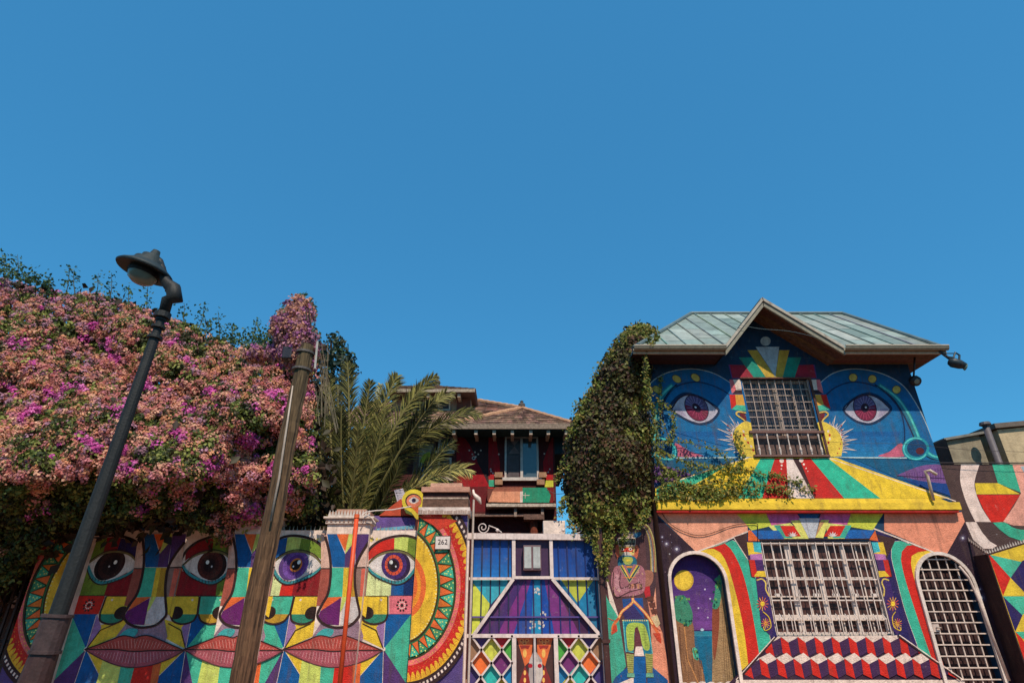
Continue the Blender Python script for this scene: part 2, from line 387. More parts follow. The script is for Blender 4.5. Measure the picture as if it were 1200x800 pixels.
    # pillars
    for dx in (0,-SH):
        x0=P(383,622,11.88).x+dx; x1=P(433,622,11.88).x+dx
        pg=G(); pg.box((x0,11.88,0),(x1,12.2,zt+.10),lin(W))
        pt=Paint(11.88,clip=rect_px(x0+.002,x1-.002,.02,zt+.08,11.88)); face(dx,pt,(B,O)); 
        pt.flush(pg,1)
        a=pg.build('pillar',[PLASTER,MURAL],root)
        cg=G(); cg.box((x0-.04,11.84,zt+.101),(x1+.04,12.24,zt+.20),lin((214,196,186)))
        cg.box((x0-.08,11.80,zt+.2),(x1+.08,12.28,zt+.24),lin((226,208,198)))
        for k in range(14):
            x=x0+(x1-x0)*(k+.5)/14; cg.hexa([(x-.022,11.81,zt+.24),(x+.022,11.81,zt+.24),(x,11.81,zt+.33)],(0,.02,0),lin((216,206,200)))
        for k in range(10): cg.box((x0-.03+(x1-x0+.02)*k/10,11.83,zt+.12+random.random()*.02),(x0+.01+(x1-x0)*k/10,11.845,zt+.16+random.random()*.02),lin((150,120,110)))
        cg.box((x0+.02,11.9,zt+.24),(x1-.02,12.2,zt+.34),lin((176,130,112)))
        cg.box((x0+.12,11.95,zt+.34),(x1-.12,12.15,zt+.40),lin((196,150,130)))
        cg.build('capital',PLASTER,root,bevel=.008)
    face(-2*SH,p,(B,O)); face(0,p,(B,O)); face(-SH,p,(B,O))
    p.flush(g,1)
    g.build('wall_panel',[PLASTER,MURAL],root)
    # outer sun piers
    def sunpier(x0,x1,mir,cx,num):
        y=11.8; zp=P(520,603,y).z if not mir else zt
        g=G(); g.box((x0,y,0),(x1,12.2,zp),lin(W))
        q=Paint(y,clip=rect_px(x0+.002,x1-.002,.02,zp-.004,y))
        cen=P(472.8,686,y).x
        if mir: q.mx=cen; q.dx=cx-cen
        ce=c3(410,385)
        def ring(r0,r1,col,n=60,a0=-100,a1=100,w=0):
            A=[];Bq=[]
            for i in range(n+1):
                a=math.radians(a0+(a1-a0)*i/n)
                A.append((ce[0]+r0[0]/3.635*math.cos(a),ce[1]+r0[1]/3.635*math.sin(a))); Bq.append((ce[0]+r1[0]/3.635*math.cos(a),ce[1]+r1[1]/3.635*math.sin(a)))
            q.band(A,Bq,col)
        def pt(r,a): a=math.radians(a); return (ce[0]+r[0]/3.635*math.cos(a),ce[1]+r[1]/3.635*math.sin(a))
        q.poly(cc(300,-100,1000,-100,1000,1000,300,1000),(92,72,140))
        ring((0,0),(96,140),O); ring((60,85),(75,110),(246,150,40)); ring((96,140),(146,238),(240,190,44)); ring((150,246),(222,314),(52,120,70))
        ring((144,236),(151,247),(60,50,30))
        for k in range(16):
            a=-88+k*11
            q.poly([pt((160,256),a),pt((216,306),a-5),pt((216,306),a+5)],T if k%2 else (60,150,110)); 
            for j in range(5): x,yy=pt((180+j*8,272+j*9),a+(j%2-.5)*2.4*j/2); q.ell(x,yy,.9,1.0,col=(226,232,120),n=6)
            q.poly([pt((214,304),a+5.5),pt((158,254),a+1.2),pt((158,254),a+9.8)],O if k%3 else (236,120,40))
            q.line([pt((158,254),a),pt((218,310),a+5.5),pt((158,254),a+11)],1.0,(40,60,36))
        ring((219,311),(226,319),(60,66,34)); ring((226,319),(244,341),(238,110,112)); ring((244,341),(266,370),(214,40,32))
        ring((266,370),(292,410),(240,180,40))
        for k in range(44):
            a=-97+k*4.4; q.poly([pt((262,366),a-1.9),pt((262,366),a+1.9),pt((280,394),a)],(214,44,32)); q.line([pt((268,374),a),pt((288,404),a)],.7,(190,40,30))
            for j in range(3): x,yy=pt((228+13*random.random(),322+18*random.random()),a+random.random()*4); q.ell(x,yy,.6,.6,col=(244,190,70),n=6)
            for j in range(2): x,yy=pt((248+14*random.random(),345+20*random.random()),a+random.random()*4); q.ell(x,yy,.5,.5,col=(244,150,60),n=6)
            x,yy=pt((140,232),a); q.ell(x,yy,1.0,1.0,col=(250,230,150),n=6)
        for k in range(60):
            x,yy=pt((100+44*random.random(),146+84*random.random()),-90+180*random.random()); q.ell(x,yy,.5,.5,col=(206,160,30),n=6)
        ring((292,410),(300,422),K); ring((300,422),(312,440),(70,50,60))
        for k in range(60):
            a=-97+k*3.2; q.poly([pt((301,424),a),pt((301,424),a+1.5),pt((310,438),a+1.5),pt((310,438),a)],W)
        ring((312,440),(322,455),K)
        if not mir: q.poly(cc(470,90,560,90,640,110,560,150,540,130),(214,60,40))
        q.flush(g,1); g.build('pillar',[PLASTER,MURAL],root)
        return zp
    zp=sunpier(XB0,XB1,False,0,True)
    sunpier(P(30,700,11.8).x,P(84,700,11.8).x,True,P(97,690,11.8).x,False)
    # stacked cap of the gate pier
    g=G(); y=11.8; a0=P(491,600,y).x; a1=P(551,600,y).x
    def zy(py): return P(520,py,y).z
    g.box((a0,y-.10,zy(603)+.001),(a1,12.3,zy(595)),lin((226,208,200)),0)
    for k in range(22):
        x=a0+(a1-a0)*k/22; g.box((x,y-.104,zy(602)),(x+.03+random.random()*.02,y-.099,zy(598)-random.random()*.02),lin((176,150,140)),0)
    g.box((a0+.06,y-.04,zy(595)+.001),(a1-.04,12.25,zy(585)),lin((112,80,66)),1); g.box((a0+.07,y-.05,zy(585)+.001),(a1-.04,12.26,zy(583)),lin((190,166,150)),1)
    g.box((a0+.06,y-.03,zy(583)+.001),(a1-.05,12.24,zy(577)),lin((66,36,34)),1)
    g.box((a0+.03,y-.08,zy(577)+.001),(a1-.02,12.3,zy(571)),lin((192,140,120)),0); g.box((a0+.2,y-.02,zy(571)+.001),(a1-.18,12.2,zy(566)),lin((204,156,134)),0)
    g.build('capital',[PLASTER,WOOD],root,bevel=.012)
    # spikes along the top
    g=G(); x=XL+.1
    while x<XB0-.05:
        h=.09+random.random()*.02; y=12.05+random.random()*.06
        g.hexa([(x-.012,y,zt),(x+.012,y,zt),(x+random.uniform(-.02,.02),y,zt+h)],(0,.012,0),lin((150,146,140))); x+=.075+random.random()*.02
    g.build('spikes',PAINTM,root)
    return root
wall_root=garden_wall()
# number plate
def text_mesh(body,size,loc,rotx,col,name,parent,matl=PAINTM,extrude=.002):
    cu=bpy.data.curves.new(name,'FONT'); cu.body=body; cu.size=size; cu.extrude=extrude; cu.align_x='CENTER'; cu.align_y='CENTER'
    t=bpy.data.objects.new('tmp',cu); me=bpy.data.meshes.new_from_object(t); bpy.data.objects.remove(t)
    me.name=name; me.materials.clear(); me.materials.append(matl)
    ca=me.color_attributes.new('Col','FLOAT_COLOR','CORNER'); ca.data.foreach_set('color',np.tile(np.array(lin(col),dtype=np.float32),len(me.loops)))
    me.transform(Matrix.Translation(loc)@Matrix.Rotation(math.radians(90),4,'X'))
    o=bpy.data.objects.new(name,me); C.objects.link(o); adopt(o,parent); return o
r=thing('number_plate','small white house number plate 262 on the sun-painted gate pillar','sign',P(519,635,11.77))
a=P(511,628.5,11.77); b=P(527,643,11.77)
g=G(); g.box((a.x,11.735,b.z),(b.x,11.752,a.z),lin((232,220,214))); g.box((a.x-.012,11.742,b.z-.012),(b.x+.012,11.76,a.z+.012),lin((90,60,60))); g.build('plate',PAINTM,r)
text_mesh('262',.13,((a.x+b.x)/2,11.732,(a.z+b.z)/2+.01),0,(60,40,44),'digits',r)
# orange pipe in front of the wall
g=G(); a=P(418,606,11.7); b=P(398,800,11.7); b=a+(b-a)*1.3; b.z=max(b.z,.12)
pts=[P(400,592,11.95)]; g.tube([a,b],.042,lin((226,78,34)),12)
r=thing('orange_pipe','tall thin bright orange pipe standing in front of the second face nose','pipe',(b.x,b.y,0.1)); g.build('pipe_shaft',PAINTM,r,smooth=True)
g=G(); g.tube([P(*q) for q in sm([(424,604),(432,600),(446,598),(470,594),(490,590)],4) and [(424,604,11.7),(428,600,11.74),(440,598,11.8),(460,597,11.9),(482,593,12.0)]],.012,lin((222,206,200)),6)
g.build('stay',PAINTM,r); g=G(); g.tube([P(430,603,11.74),P(436,607,11.76),P(440,613,11.8)],.012,lin((222,206,200)),6); g.build('stay',PAINTM,r); g=G(); g.tube([a+Vector((0,0,-.01)),a+Vector((0,0,.06))],.052,lin((236,100,50)),12); g.build('collar',PAINTM,r)
# ================================================================== gate
def g4(x,y): return (540+x/4,600+y/4)
def gg(*a): return [g4(a[i],a[i+1]) for i in range(0,len(a),2)]
def gate():
    root=thing('metal_gate','tall painted metal gate with blue and purple panels above a white diamond lattice','gate',(P(630,700,12).x,12,0.12))
    Yb=12.06; x0=P(550,700,Yb).x; x1=P(705,700,Yb).x; ztop=P(625,628,Yb).z
    g=G(); g.box((x0,Yb,.16),(x1,Yb+.03,ztop),lin(NV))
    p=Paint(Yb,clip=rect_px(x0+.01,x1-.01,.17,ztop-.01,Yb))
    # lower coloured back panels
    cols={}
    pal=[(70,50,120),(206,30,40),(60,150,50),(206,214,70),(240,110,40),(110,40,110),(44,186,180),(20,130,190),(180,170,60),(120,70,60),(60,30,40)]
    def cell(cx,cy,c): p.poly(gg(cx-50,cy,cx,cy-62,cx+50,cy,cx,cy+62),c)
    for (ox,mir) in ((45,1),(652,-1)):
        rows=[[(0.5,0,(70,44,120)),(1.5,0,(206,24,40))],[(0,1,(160,120,90)),(1,1,(204,210,72)),(2,1,(70,170,60))],[(0.5,2,(240,110,44)),(1.5,2,(116,42,112))],[(0,3,(70,56,130)),(1,3,(40,186,180)),(2,3,(20,136,200))],[(.5,4,(80,30,44)),(1.5,4,(196,180,50))],[(0,5,R),(1,5,(110,40,110)),(2,5,Yl)],[(.5,6,T),(1.5,6,O)],[(0,7,B),(1,7,(204,210,72)),(2,7,R)],[(.5,8,PU),(1.5,8,T)]]
        for row in rows:
            for (u,v,c) in row: 
                cx=ox+mir*(u*98); cell(cx,576+v*62,c)
    # blue panels in gradient steps
    for k in range(8):
        y0=130+k*23; c=tuple(int(a+(b-a)*k/7) for a,b in zip((8,66,160),(20,120,206)))
        p.poly(gg(38,y0,246,y0,246,y0+23,38,y0+23),c); c=tuple(int(a+(b-a)*k/7) for a,b in zip((10,50,140),(16,84,176))); p.poly(gg(432,y0,645,y0,645,y0+23,432,y0+23),c)
    p.poly(gg(500,130,645,130,645,305,545,305,530,240),(16,66,150))
    p.poly(gg(38,316,140,430,40,600),(206,214,60)); p.poly(gg(46,316,240,316,240,322,140,432),(50,176,200)); p.poly(gg(38,316,50,316,140,428,90,560,38,590),(212,220,70)); p.poly(gg(46,316,242,316,140,432),(48,176,202))
    p.poly(gg(430,316,650,316,655,580),(16,120,170)); p.poly(gg(470,316,622,316,548,425),(188,196,60))
    p.poly(gg(548,425,630,316,650,316,652,560),(20,128,180))
    tz=gg(248,316,432,316,648,576,58,576); p.poly(tz,(86,36,110))
    p.poly(gg(300,316,345,316,262,576,170,576),(128,42,130)); p.poly(gg(270,316,300,316,170,576,120,576),(70,36,110))
    p.poly(gg(330,316,400,316,440,576,245,576),(10,76,176)); p.poly(gg(340,316,372,316,380,576,330,576),(20,140,190)); p.poly(gg(372,316,392,316,400,576,380,576),(10,70,170))
    p.poly(gg(392,316,432,316,560,576,440,576),(124,44,128)); p.poly(gg(425,316,440,316,640,576,560,576),(70,26,70))
    p.poly(gg(255,135,415,135,415,305,255,305),(70,40,80))
    for (u,v) in ((352,362),(376,520),(386,480),(330,520)):
        for k in range(8): x=u+random.uniform(-14,14); y=v+random.uniform(-18,18); p.poly(gg(x,y,x+9,y+3,x+6,y+13,x-2,y+9),(208,200,196))
    # centre: curtain and spear figure
    p.poly(gg(255,576,440,576,445,1000,255,1000),(74,40,40))
    p.poly(gg(262,585,338,585,330,690,300,720),(236,110,50)); p.poly(gg(356,585,432,585,395,720,360,690),(236,110,50))
    p.poly(gg(300,718,335,800,330,980,262,980,262,830),(150,34,36)); p.poly(gg(395,718,360,800,360,980,438,980,438,830),(150,34,36))
    for (x,y) in ((285,600),(310,600),(375,600),(405,600),(298,612),(390,612)):
        p.ell(*g4(x,y),2.6,2.0,col=(250,170,90),n=12); p.ell(*g4(x,y),1.3,1.0,col=(170,40,30),n=10)
    for x in (300,388): 
        p.ell(*g4(x,660),2.2,5,col=(250,190,90),n=12)
        for y in (750,785): p.ell(*g4(x,y),1.5,3,col=(250,190,90),n=12)
        p.poly(gg(x-25,622,x+25,622,x+16,640,x,634,x-16,640),(160,40,30))
    p.poly(gg(344,640,380,690,386,760,366,830,346,870,330,830,318,760,322,690),(170,160,160)); p.poly(gg(346,640,318,705,372,705),(196,186,184))
    p.poly(gg(346,700,380,700,384,760,346,860),(206,196,192)); p.ell(*g4(326,718),2.6,2.6,col=(180,20,40),n=10); p.ell(*g4(370,718),2.6,2.6,col=(180,20,40),n=10)
    p.flush(g,1); g.build('panel',[PAINTM,PAINTM],root)
    # pickets (vertical bars) in front, coloured like the panel behind
    g=G()
    Yp=12.035
    def bars(x0,x1,ya,yb,n,cf):
        for k in range(n):
            x=x0+(x1-x0)*(k+.5)/n; a=P(*g4(x,ya),Yp); b=P(*g4(x,yb),Yp); g.box((a.x-.012,Yp,b.z),(a.x+.012,Yp+.02,a.z),cf(k))
    bars(40,245,130,560,5,lambda k:lin((34,40,76))); bars(250,430,320,575,5,lambda k:lin((46,34,96))); bars(435,640,130,575,5,lambda k:lin((20,40,110)))
    a=P(*g4(45,490),Yp-.01); b=P(*g4(650,490),Yp-.01); g.box((a.x,Yp-.02,a.z-.014),(b.x,Yp-.002,a.z+.014),lin((90,70,150))); g.build('picket_bars',PAINTM,root)
    # white frame
    Yf=11.97; WH=lin((226,208,204)); g=G()
    def ln(x0,y0,x1,y1,w=.06,d=.06,Y=Yf): g.bar(P(*g4(x0,y0),Y),P(*g4(x1,y1),Y),w,d,WH)
    ln(-5,110,640,116,.10,.10,11.95)
    for (xa,xb) in ((33,33),(248,248),(422,422),(640,640)):
        A=P(*g4(xa,120),Yf); 
        lo=.18 if xa in (33,640) else P(630,676,Yf).z
        hi=P(*g4(33,125),Yf).z
        if xa in (248,422): lo=P(*g4(300,312),Yf).z
        g.box((A.x-.035,Yf,lo),(A.x+.035,Yf+.06,hi),WH)
    ln(40,310,236,310,.035,.04,Yf+.005); ln(432,310,640,310,.035,.04,Yf+.005); ln(250,305,424,305,.04,.04,Yf+.005)
    ln(246,312,62,572,.05,.04,Yf+.002); ln(430,312,650,572,.05,.04,Yf+.002)
    ln(30,578,655,578,.05,.07,Yf-.004)
    zl=P(630,745,Yf).z
    for xa in (250,445):
        A=P(*g4(xa,590),Yf); g.box((A.x-.04,Yf,.18),(A.x+.04,Yf+.06,zl-.02),WH)
    A=P(*g4(346,590),Yf); g.box((A.x-.02,Yf,.18),(A.x+.02,Yf+.05,zl-.03),lin((200,190,190)))
    g.box((x0,Yf,.14),(x1,Yf+.06,.20),WH)
    g.build('frame',PAINTM,root,bevel=.006)
    # lattice, standing proud
    for (xa,xb) in ((50,240),(458,648)):
        g=G(); A=P(*g4(xa,580),Yf); Bq=P(*g4(xb,580),Yf); X0,X1=A.x,Bq.x; Z1=A.z; w=(X1-X0)/4; hgt=P(*g4(xa,576),Yf).z-P(*g4(xa,638),Yf).z
        n=int((Z1-.2)/hgt)+1
        def seg(xs,zs,xe_,ze):
            # clip to bottom
            if ze<.2: t=(zs-.2)/(zs-ze); xe_=xs+(xe_-xs)*t; ze=.2
            if zs<=.2: return
            g.bar((xs,Yf+.012,zs),(xe_,Yf+.012,ze),.032,.035,WH)
        for k in range(-6,12,1):
            pass
        for i in range(0,5,2):
            for j in range(0,n+1):
                if (i//2+j)%1==0:
                    pass
        for j in range(n+1):
            z=Z1-j*hgt
            for i in range(4):
                xl=X0+i*w; xr=xl+w
                if (i+j)%2==0: seg(xl,z,xr,z-hgt)
                else: g_=1; seg(xr,z,xl,z-hgt)
                x=xl if (i+j)%2==0 else xr
                if z>.25: g.box((x-.018,Yf-.004,z-.018),(x+.018,Yf+.0115,z+.018),lin((70,40,44)))
        g.build('lattice',PAINTM,root)
    # lantern box
    g=G(); a=P(*g4(292,155),11.93); b=P(*g4(378,272),11.93)
    g.box((a.x,11.90,b.z),(b.x,12.04,a.z),lin((120,90,96))); g.build('lantern_box',PAINTM,root,bevel=.01)
    g=G(); m=(a.x+b.x)/2
    for (u,v) in ((a.x+.02,m-.02),(m+.02,b.x-.02)): g.box((u,11.885,b.z+.04),(v,11.899,a.z-.03),lin((180,186,186)))
    g.build('lantern_pane',PAINTM,root)
    # scroll ornaments on top
    for (cx,mir) in ((575,1),(668,-1)):
        g=G(); c=P(cx-mir*9,619,11.98); pts=[]
        for k in range(30):
            a=k/29*math.pi*3.4; rr=.02+.10*k/29; pts.append(c+Vector((mir*rr*math.cos(a+2.2),0,rr*math.sin(a+2.2)+.02)))
        pts += [pts[-1]+Vector((mir*.14,0,-.05)),pts[-1]+Vector((mir*.26,0,-.13))]
        g.tube(pts,.011,WH,6); c=P(cx+mir*8,621,11.98); g.lathe([(0,-.04),(.03,-.02),(.038,0),(.03,.02),(0,.04)],c,(0,0,1),WH,10); g.build('scroll',PAINTM,root)
    return root
gate()
# brown post between the gate and the warrior wall
r=thing('iron_post','thin dark brown post between the gate and the painted warrior','post',(P(714,800,11.85).x,11.85,.12))
g=G(); a=P(703,640,11.85); g.box((a.x-.05,11.8,.12),(a.x+.05,11.9,P(703,600,11.85).z),lin((70,34,30))); g.build('post_shaft',PAINTM,r)
for z in (1.2,2.2): g=G(); g.box((a.x-.07,11.78,z),(a.x+.07,11.92,z+.06),lin((80,46,40))); g.build('bracket',PAINTM,r)
# white block and bird post next to gate
g=G(); a=P(636,611,12.3); b=P(662,626,12.3); g.box((a.x,12.15,1.5),(b.x,12.45,a.z),lin(W))
tag(g.build('wall_block',PLASTER,None,bevel=.01),'rough white plaster pier behind the top rail of the gate','pier')
r=thing('finial_post','thin pale post with a white bird-shaped finial at the pillar by the gate','post',(P(554,626,11.95).x,11.95,.12))
g=G(); a=P(554,626,11.95); b=P(553,585,11.95); g.tube([(a.x,11.95,.12),(a.x,11.95,b.z)],.022,lin((196,180,172)),8); g.build('post_shaft',PAINTM,r)
g=G(); o=P(556,581,11.95); g.tube([o+Vector((-.03,0,.13)),o+Vector((-.02,0,.05)),o+Vector((.02,0,0)),o+Vector((.09,0,-.06)),o+Vector((.14,0,-.16))],[.018,.03,.045,.05,.012],lin((236,216,206)),8); g.build('finial',PAINTM,r,smooth=True)
# ================================================================== warrior mural wall
def k8(x,y): return (700+x/8,600+y/8)
def l8(x,y): return (700+x/8,700+y/8)
def kk(*a): return [k8(a[i],a[i+1]) for i in range(0,len(a),2)]
def ll8(*a): return [l8(a[i],a[i+1]) for i in range(0,len(a),2)]
def warrior():
    Yv=12.0; x0=P(706,640,Yv).x; x1=P(768,600,Yv).x; z1=P(740,604,Yv).z
    root=thing('figure_wall','narrow wall painted with a bearded folk warrior in turquoise trousers','wall',((x0+x1)/2,12,0))
    g=G(); g.box((x0,Yv,0),(x1-.002,Yv+.2,z1),lin(W))
    p=Paint(Yv,clip=rect_px(x0+.002,x1-.004,.02,z1-.004,Yv))
    p.poly([(690,600),(800,600),(800,850),(690,850)],(96,62,66))
    p.poly([(706,640),(716,720),(725,722),(712,680)],W)
    p.poly(ll8(70,-60,90,0,200,190,270,640,160,790,130,1200,60,1200),(64,178,150)); p.poly(ll8(290,640,170,740,140,800,150,1200,300,1200),(20,90,160))
    p.poly(kk(430,0,540,120,560,1600,470,600),(80,56,64)); p.poly(ll8(430,-220,500,60,610,330,690,800,520,800,500,200),(240,150,118))
    p.poly(kk(545,700,560,1000,620,1400,560,1000,520,850),(240,160,130))
    p.poly(ll8(520,650,660,770,680,1200,460,1200,470,650),(20,90,160)); p.poly(ll8(340,550,450,550,470,1200,340,1200),(16,96,170))
    p.poly(ll8(200,800,340,740,340,1200,200,1200),W)
    # feather plume
    for k,c in enumerate(((226,200,90),(200,190,180),(120,140,150),(240,150,110),(190,180,110))):
        p.line(sm(kk(360-k*2,230-k*12,400,150-k*8,450+k*4,150-k*6,480+k*9,230,500+k*10,380,505+k*10,560),6),2.2,c,.3)
        p.line(sm(kk(360-k*2,236-k*12,400,156-k*8,450+k*4,156-k*6,476+k*9,236,496+k*10,386,501+k*10,560),6),.5,K,.3)
    # hands/arm right
    p.poly(sm(kk(430,560,470,540,520,560,520,640,480,700,450,690,440,640),4,True),(170,110,90))
    p.poly(kk(430,700,490,690,500,790,450,800),(196,40,50))
    for j in range(3): p.poly(ll8(460+j*18,-10+j*60,520+j*18,-20+j*60,530+j*18,30+j*60,478+j*18,36+j*60),(110,60,50)); pass
    p.poly(ll8(500,180,560,160,590,240,560,280,530,250),(226,196,150))
    # head
    p.poly(sm(kk(170,330,200,300,360,300,385,340,370,430,300,500,220,470,180,420),4,True),(206,100,70))
    p.poly(kk(200,320,350,320,345,400,210,400),(226,196,110)); p.poly(kk(215,330,340,330,330,370,225,370),(220,60,40))
    p.ell(*k8(235,345),2.2,1.6,col=W,n=12); p.ell(*k8(310,345),2.2,1.6,col=W,n=12); p.ell(*k8(235,345),.9,1,col=K,n=8); p.ell(*k8(310,345),.9,1,col=K,n=8)
    p.poly(kk(255,370,295,370,330,410,220,410),(210,200,190)); p.line(kk(275,350,275,400),.8,K)
    p.poly(sm(kk(230,190,270,178,340,180,400,190,410,215,370,240,240,240),4,True),(170,150,150)); p.poly(sm(kk(340,200,400,185,410,210,370,240,345,235),3,True),(30,100,150))
    for j in range(4): p.line(kk(250+j*34,184,240+j*34,236),.7,(60,50,60))
    p.poly(kk(188,240,358,240,352,312,200,314),(60,60,60)); p.line(kk(188,242,358,242,352,312,200,314,188,242),1.1,(226,210,190))
    for j in range(5): p.poly(kk(205+j*30,285,220+j*30,255,235+j*30,285),(90,110,100))
    p.poly(sm(kk(215,410,340,410,370,470,350,520,280,540,210,520,190,470),4,True),(30,110,140)); p.poly(sm(kk(240,420,320,420,330,460,285,500,240,460),4,True),(170,180,80))
    p.poly(kk(262,440,310,440,300,460,270,460),(230,200,60))
    # body
    p.poly(sm(kk(150,540,200,500,380,490,440,540,450,640,420,760,230,790,170,790,145,700),4,True),(176,110,124))
    p.line(sm(kk(160,560,155,680,190,760,280,720,420,690),6),6.0,(186,120,134)); p.line(sm(kk(152,560,146,700,180,795,300,745,420,715),6),1.0,K); p.line(sm(kk(215,560,215,700,280,695,400,650),5),1.0,K)
    for j in range(4): p.line(sm(kk(170+j*10,580,168+j*10,690,200+j*8,740),4),.6,(226,170,180))
    for j in range(5): p.poly(kk(290+j*27,672,310+j*27,668,314+j*27,710,294+j*27,716),[(110,70,60),(200,130,90)][j%2]); 
    p.poly(kk(240,700,420,670,440,790,230,790),(200,90,50)) if 0 else None
    p.line(kk(222,500,300,640,385,500),3.4,(30,80,90)); p.line(kk(230,495,300,620,375,495),2.0,(240,200,60)); p.line(kk(212,510,300,660,398,510),1.0,(200,200,120)); p.poly(kk(262,490,338,490,300,580),(24,110,130)); p.poly(kk(270,500,330,500,326,520,274,520),(220,140,60))
    p.line(kk(240,610,360,610),.8,(230,120,70)); 
    # belt + shorts
    p.poly(ll8(232,10,425,0,440,200,260,195),(24,84,160)); p.poly(ll8(230,120,330,60,440,200,260,200),(60,50,110))
    p.line(sm(ll8(330,0,330,40,290,80,230,130,200,190,150,260,140,330),6),3.2,(240,120,60)); p.line(sm(ll8(330,20,400,90,470,170,520,250,560,320,590,400),6),3.4,(240,110,60))
    p.line(sm(ll8(330,0,330,40,290,80,230,130,200,190),6),1.5,(250,200,120)); p.line(sm(ll8(330,20,400,90,470,170,520,250),6),1.5,(250,200,120))
    p.line(sm(ll8(200,190,160,215,100,190),4),1.0,(200,70,50)); p.line(sm(ll8(520,250,590,310),2),1.0,(220,90,60)); p.poly(ll8(130,350,190,310,180,250,150,260),(214,70,44)); p.poly(ll8(520,330,590,330,600,430,560,400),(214,70,44))
    p.poly(ll8(235,205,470,200,520,520,440,540,400,400,380,280,350,280,340,500,265,510),(20,130,160)); 
    p.poly(sm(ll8(270,280,310,235,400,235,450,270,490,420,480,490,430,470,395,330,370,270,345,330,340,480,290,490,275,400),3,True),(176,204,80))
    p.line(ll8(240,205,268,500,340,510),1.3,(90,200,200)); p.line(ll8(470,205,515,520,445,540),1.3,(90,200,200))
    p.poly(ll8(350,285,375,270,400,340,425,480,345,460),(110,56,66)); p.poly(ll8(360,455,420,455,440,545,345,545),(240,214,204))
    for s in (0,1):
        xo=270+s*178; p.poly(ll8(xo,520,xo+72,530,xo+68,700,xo+16,700),(176,176,90))
        for j in range(8): p.line(ll8(xo+4+j,540+j*20,xo+70,545+j*20),.6,(100,110,50))
        p.poly(ll8(xo+10,705,xo+76,705,xo+80,745,xo+8,745),(110,180,150)); p.line(ll8(xo+8,746,xo+80,746),.8,K)
    for k in range(70):
        x=random.uniform(160,430); y=random.uniform(520,780)
        if abs(x-300)<60 and y<640: continue
        p.line(kk(x,y,x+random.uniform(-14,14),y+random.uniform(8,26)),.45,random.choice(((226,170,180),(120,60,80),(240,200,140),(90,50,70))))
    for k in range(60):
        x=random.uniform(90,620); y=random.uniform(180,800); 
        if 230<x<520: continue
        p.line(ll8(x,y,x+random.uniform(-12,12),y+random.uniform(10,24)),.4,random.choice(((40,140,120),(200,110,80),(100,200,170),(120,60,60))))
    for k in range(8):
        p.line(ll8(300-k*1.5,262+k*26,340,264+k*26),.4,(110,150,50)); p.line(ll8(392+k*7,262+k*26,440+k*5,264+k*26),.4,(110,150,50))
    for k in range(12): x=240+k*20; p.ell(*l8(x,212),.9,.9,col=(240,210,120),n=6)
    p.flush(g,1); g.build('wall_panel',[PLASTER,MURAL],root)
warrior()
# ================================================================== the painted house
def h3(x,y): return (700+x/3.635,580+y/3.635)
def hh(*a): return [h3(a[i],a[i+1]) for i in range(0,len(a),2)]
def w3(x,y): return (860+x/3.636,580+y/3.636)
def ww(*a): return [w3(a[i],a[i+1]) for i in range(0,len(a),2)]
def u3(x,y): return (840+x/2.965,330+y/2.965)
def uu(*a): return [u3(a[i],a[i+1]) for i in range(0,len(a),2)]
HX0=P(768,600,12).x; HX1=P(1127,600,12).x; HU1=P(1116,588,12).x
ZL=P(900,590,12).z; ZE=P(742,409,11.3).z
def wxz(pts): return [(P(x,y,12).x,P(x,y,12).z) for x,y in pts]
house=thing('painted_house','two-storey house painted as a blue face with two eyes and rainbow bands','house',((HX0+HX1)/2,12,0))
def rect_hole(px):
    q=wxz(px); xl=(q[0][0]+q[3][0])/2; xr=(q[1][0]+q[2][0])/2; zt_=(q[0][1]+q[1][1])/2; zb=(q[2][1]+q[3][1])/2
    return (xl,xr,zb,zt_)
LW=rect_hole([(889,634),(1019,633),(1049,744),(911,745)])
UW=rect_hole([(867,444),(946,444),(970,534),(886,535)])
ARC1=sm([(796,812),(793,760),(789,717),(787.5,675),(794,658),(810,649),(825,652),(838,663),(846,680),(855,718),(866,790)],4)
ARC2=sm([(1103,812),(1094,760),(1083,700),(1080,668),(1086,654),(1100,650),(1117,657),(1132,676),(1144,700),(1163,750),(1181,800)],4)
def arch_world(arc):
    q=wxz(arc); return q
def archrect(xl,xr,zb,zs,zt_):   # true upright arch
    cx=(xl+xr)/2; rx=(xr-xl)/2; o=[(xl,zb),(xr,zb)]
    for k in range(0,17): a=math.pi*k/16; o.append((cx+rx*math.cos(a),zs+(zt_-zs)*math.sin(a)))
    return o
def mean_x(pts): return sum(P(x,y,12).x for x,y in pts)/len(pts)
A1=(mean_x([(788,680),(793,760),(790,717)]),mean_x([(848,690),(856,722),(864,775)]),.14,P(815,680,12).z,P(812,649,12).z)
A2=(mean_x([(1081,680),(1089,730),(1098,780)]),mean_x([(1138,690),(1158,742),(1176,790)]),.14,P(1110,685,12).z,P(1100,650,12).z)
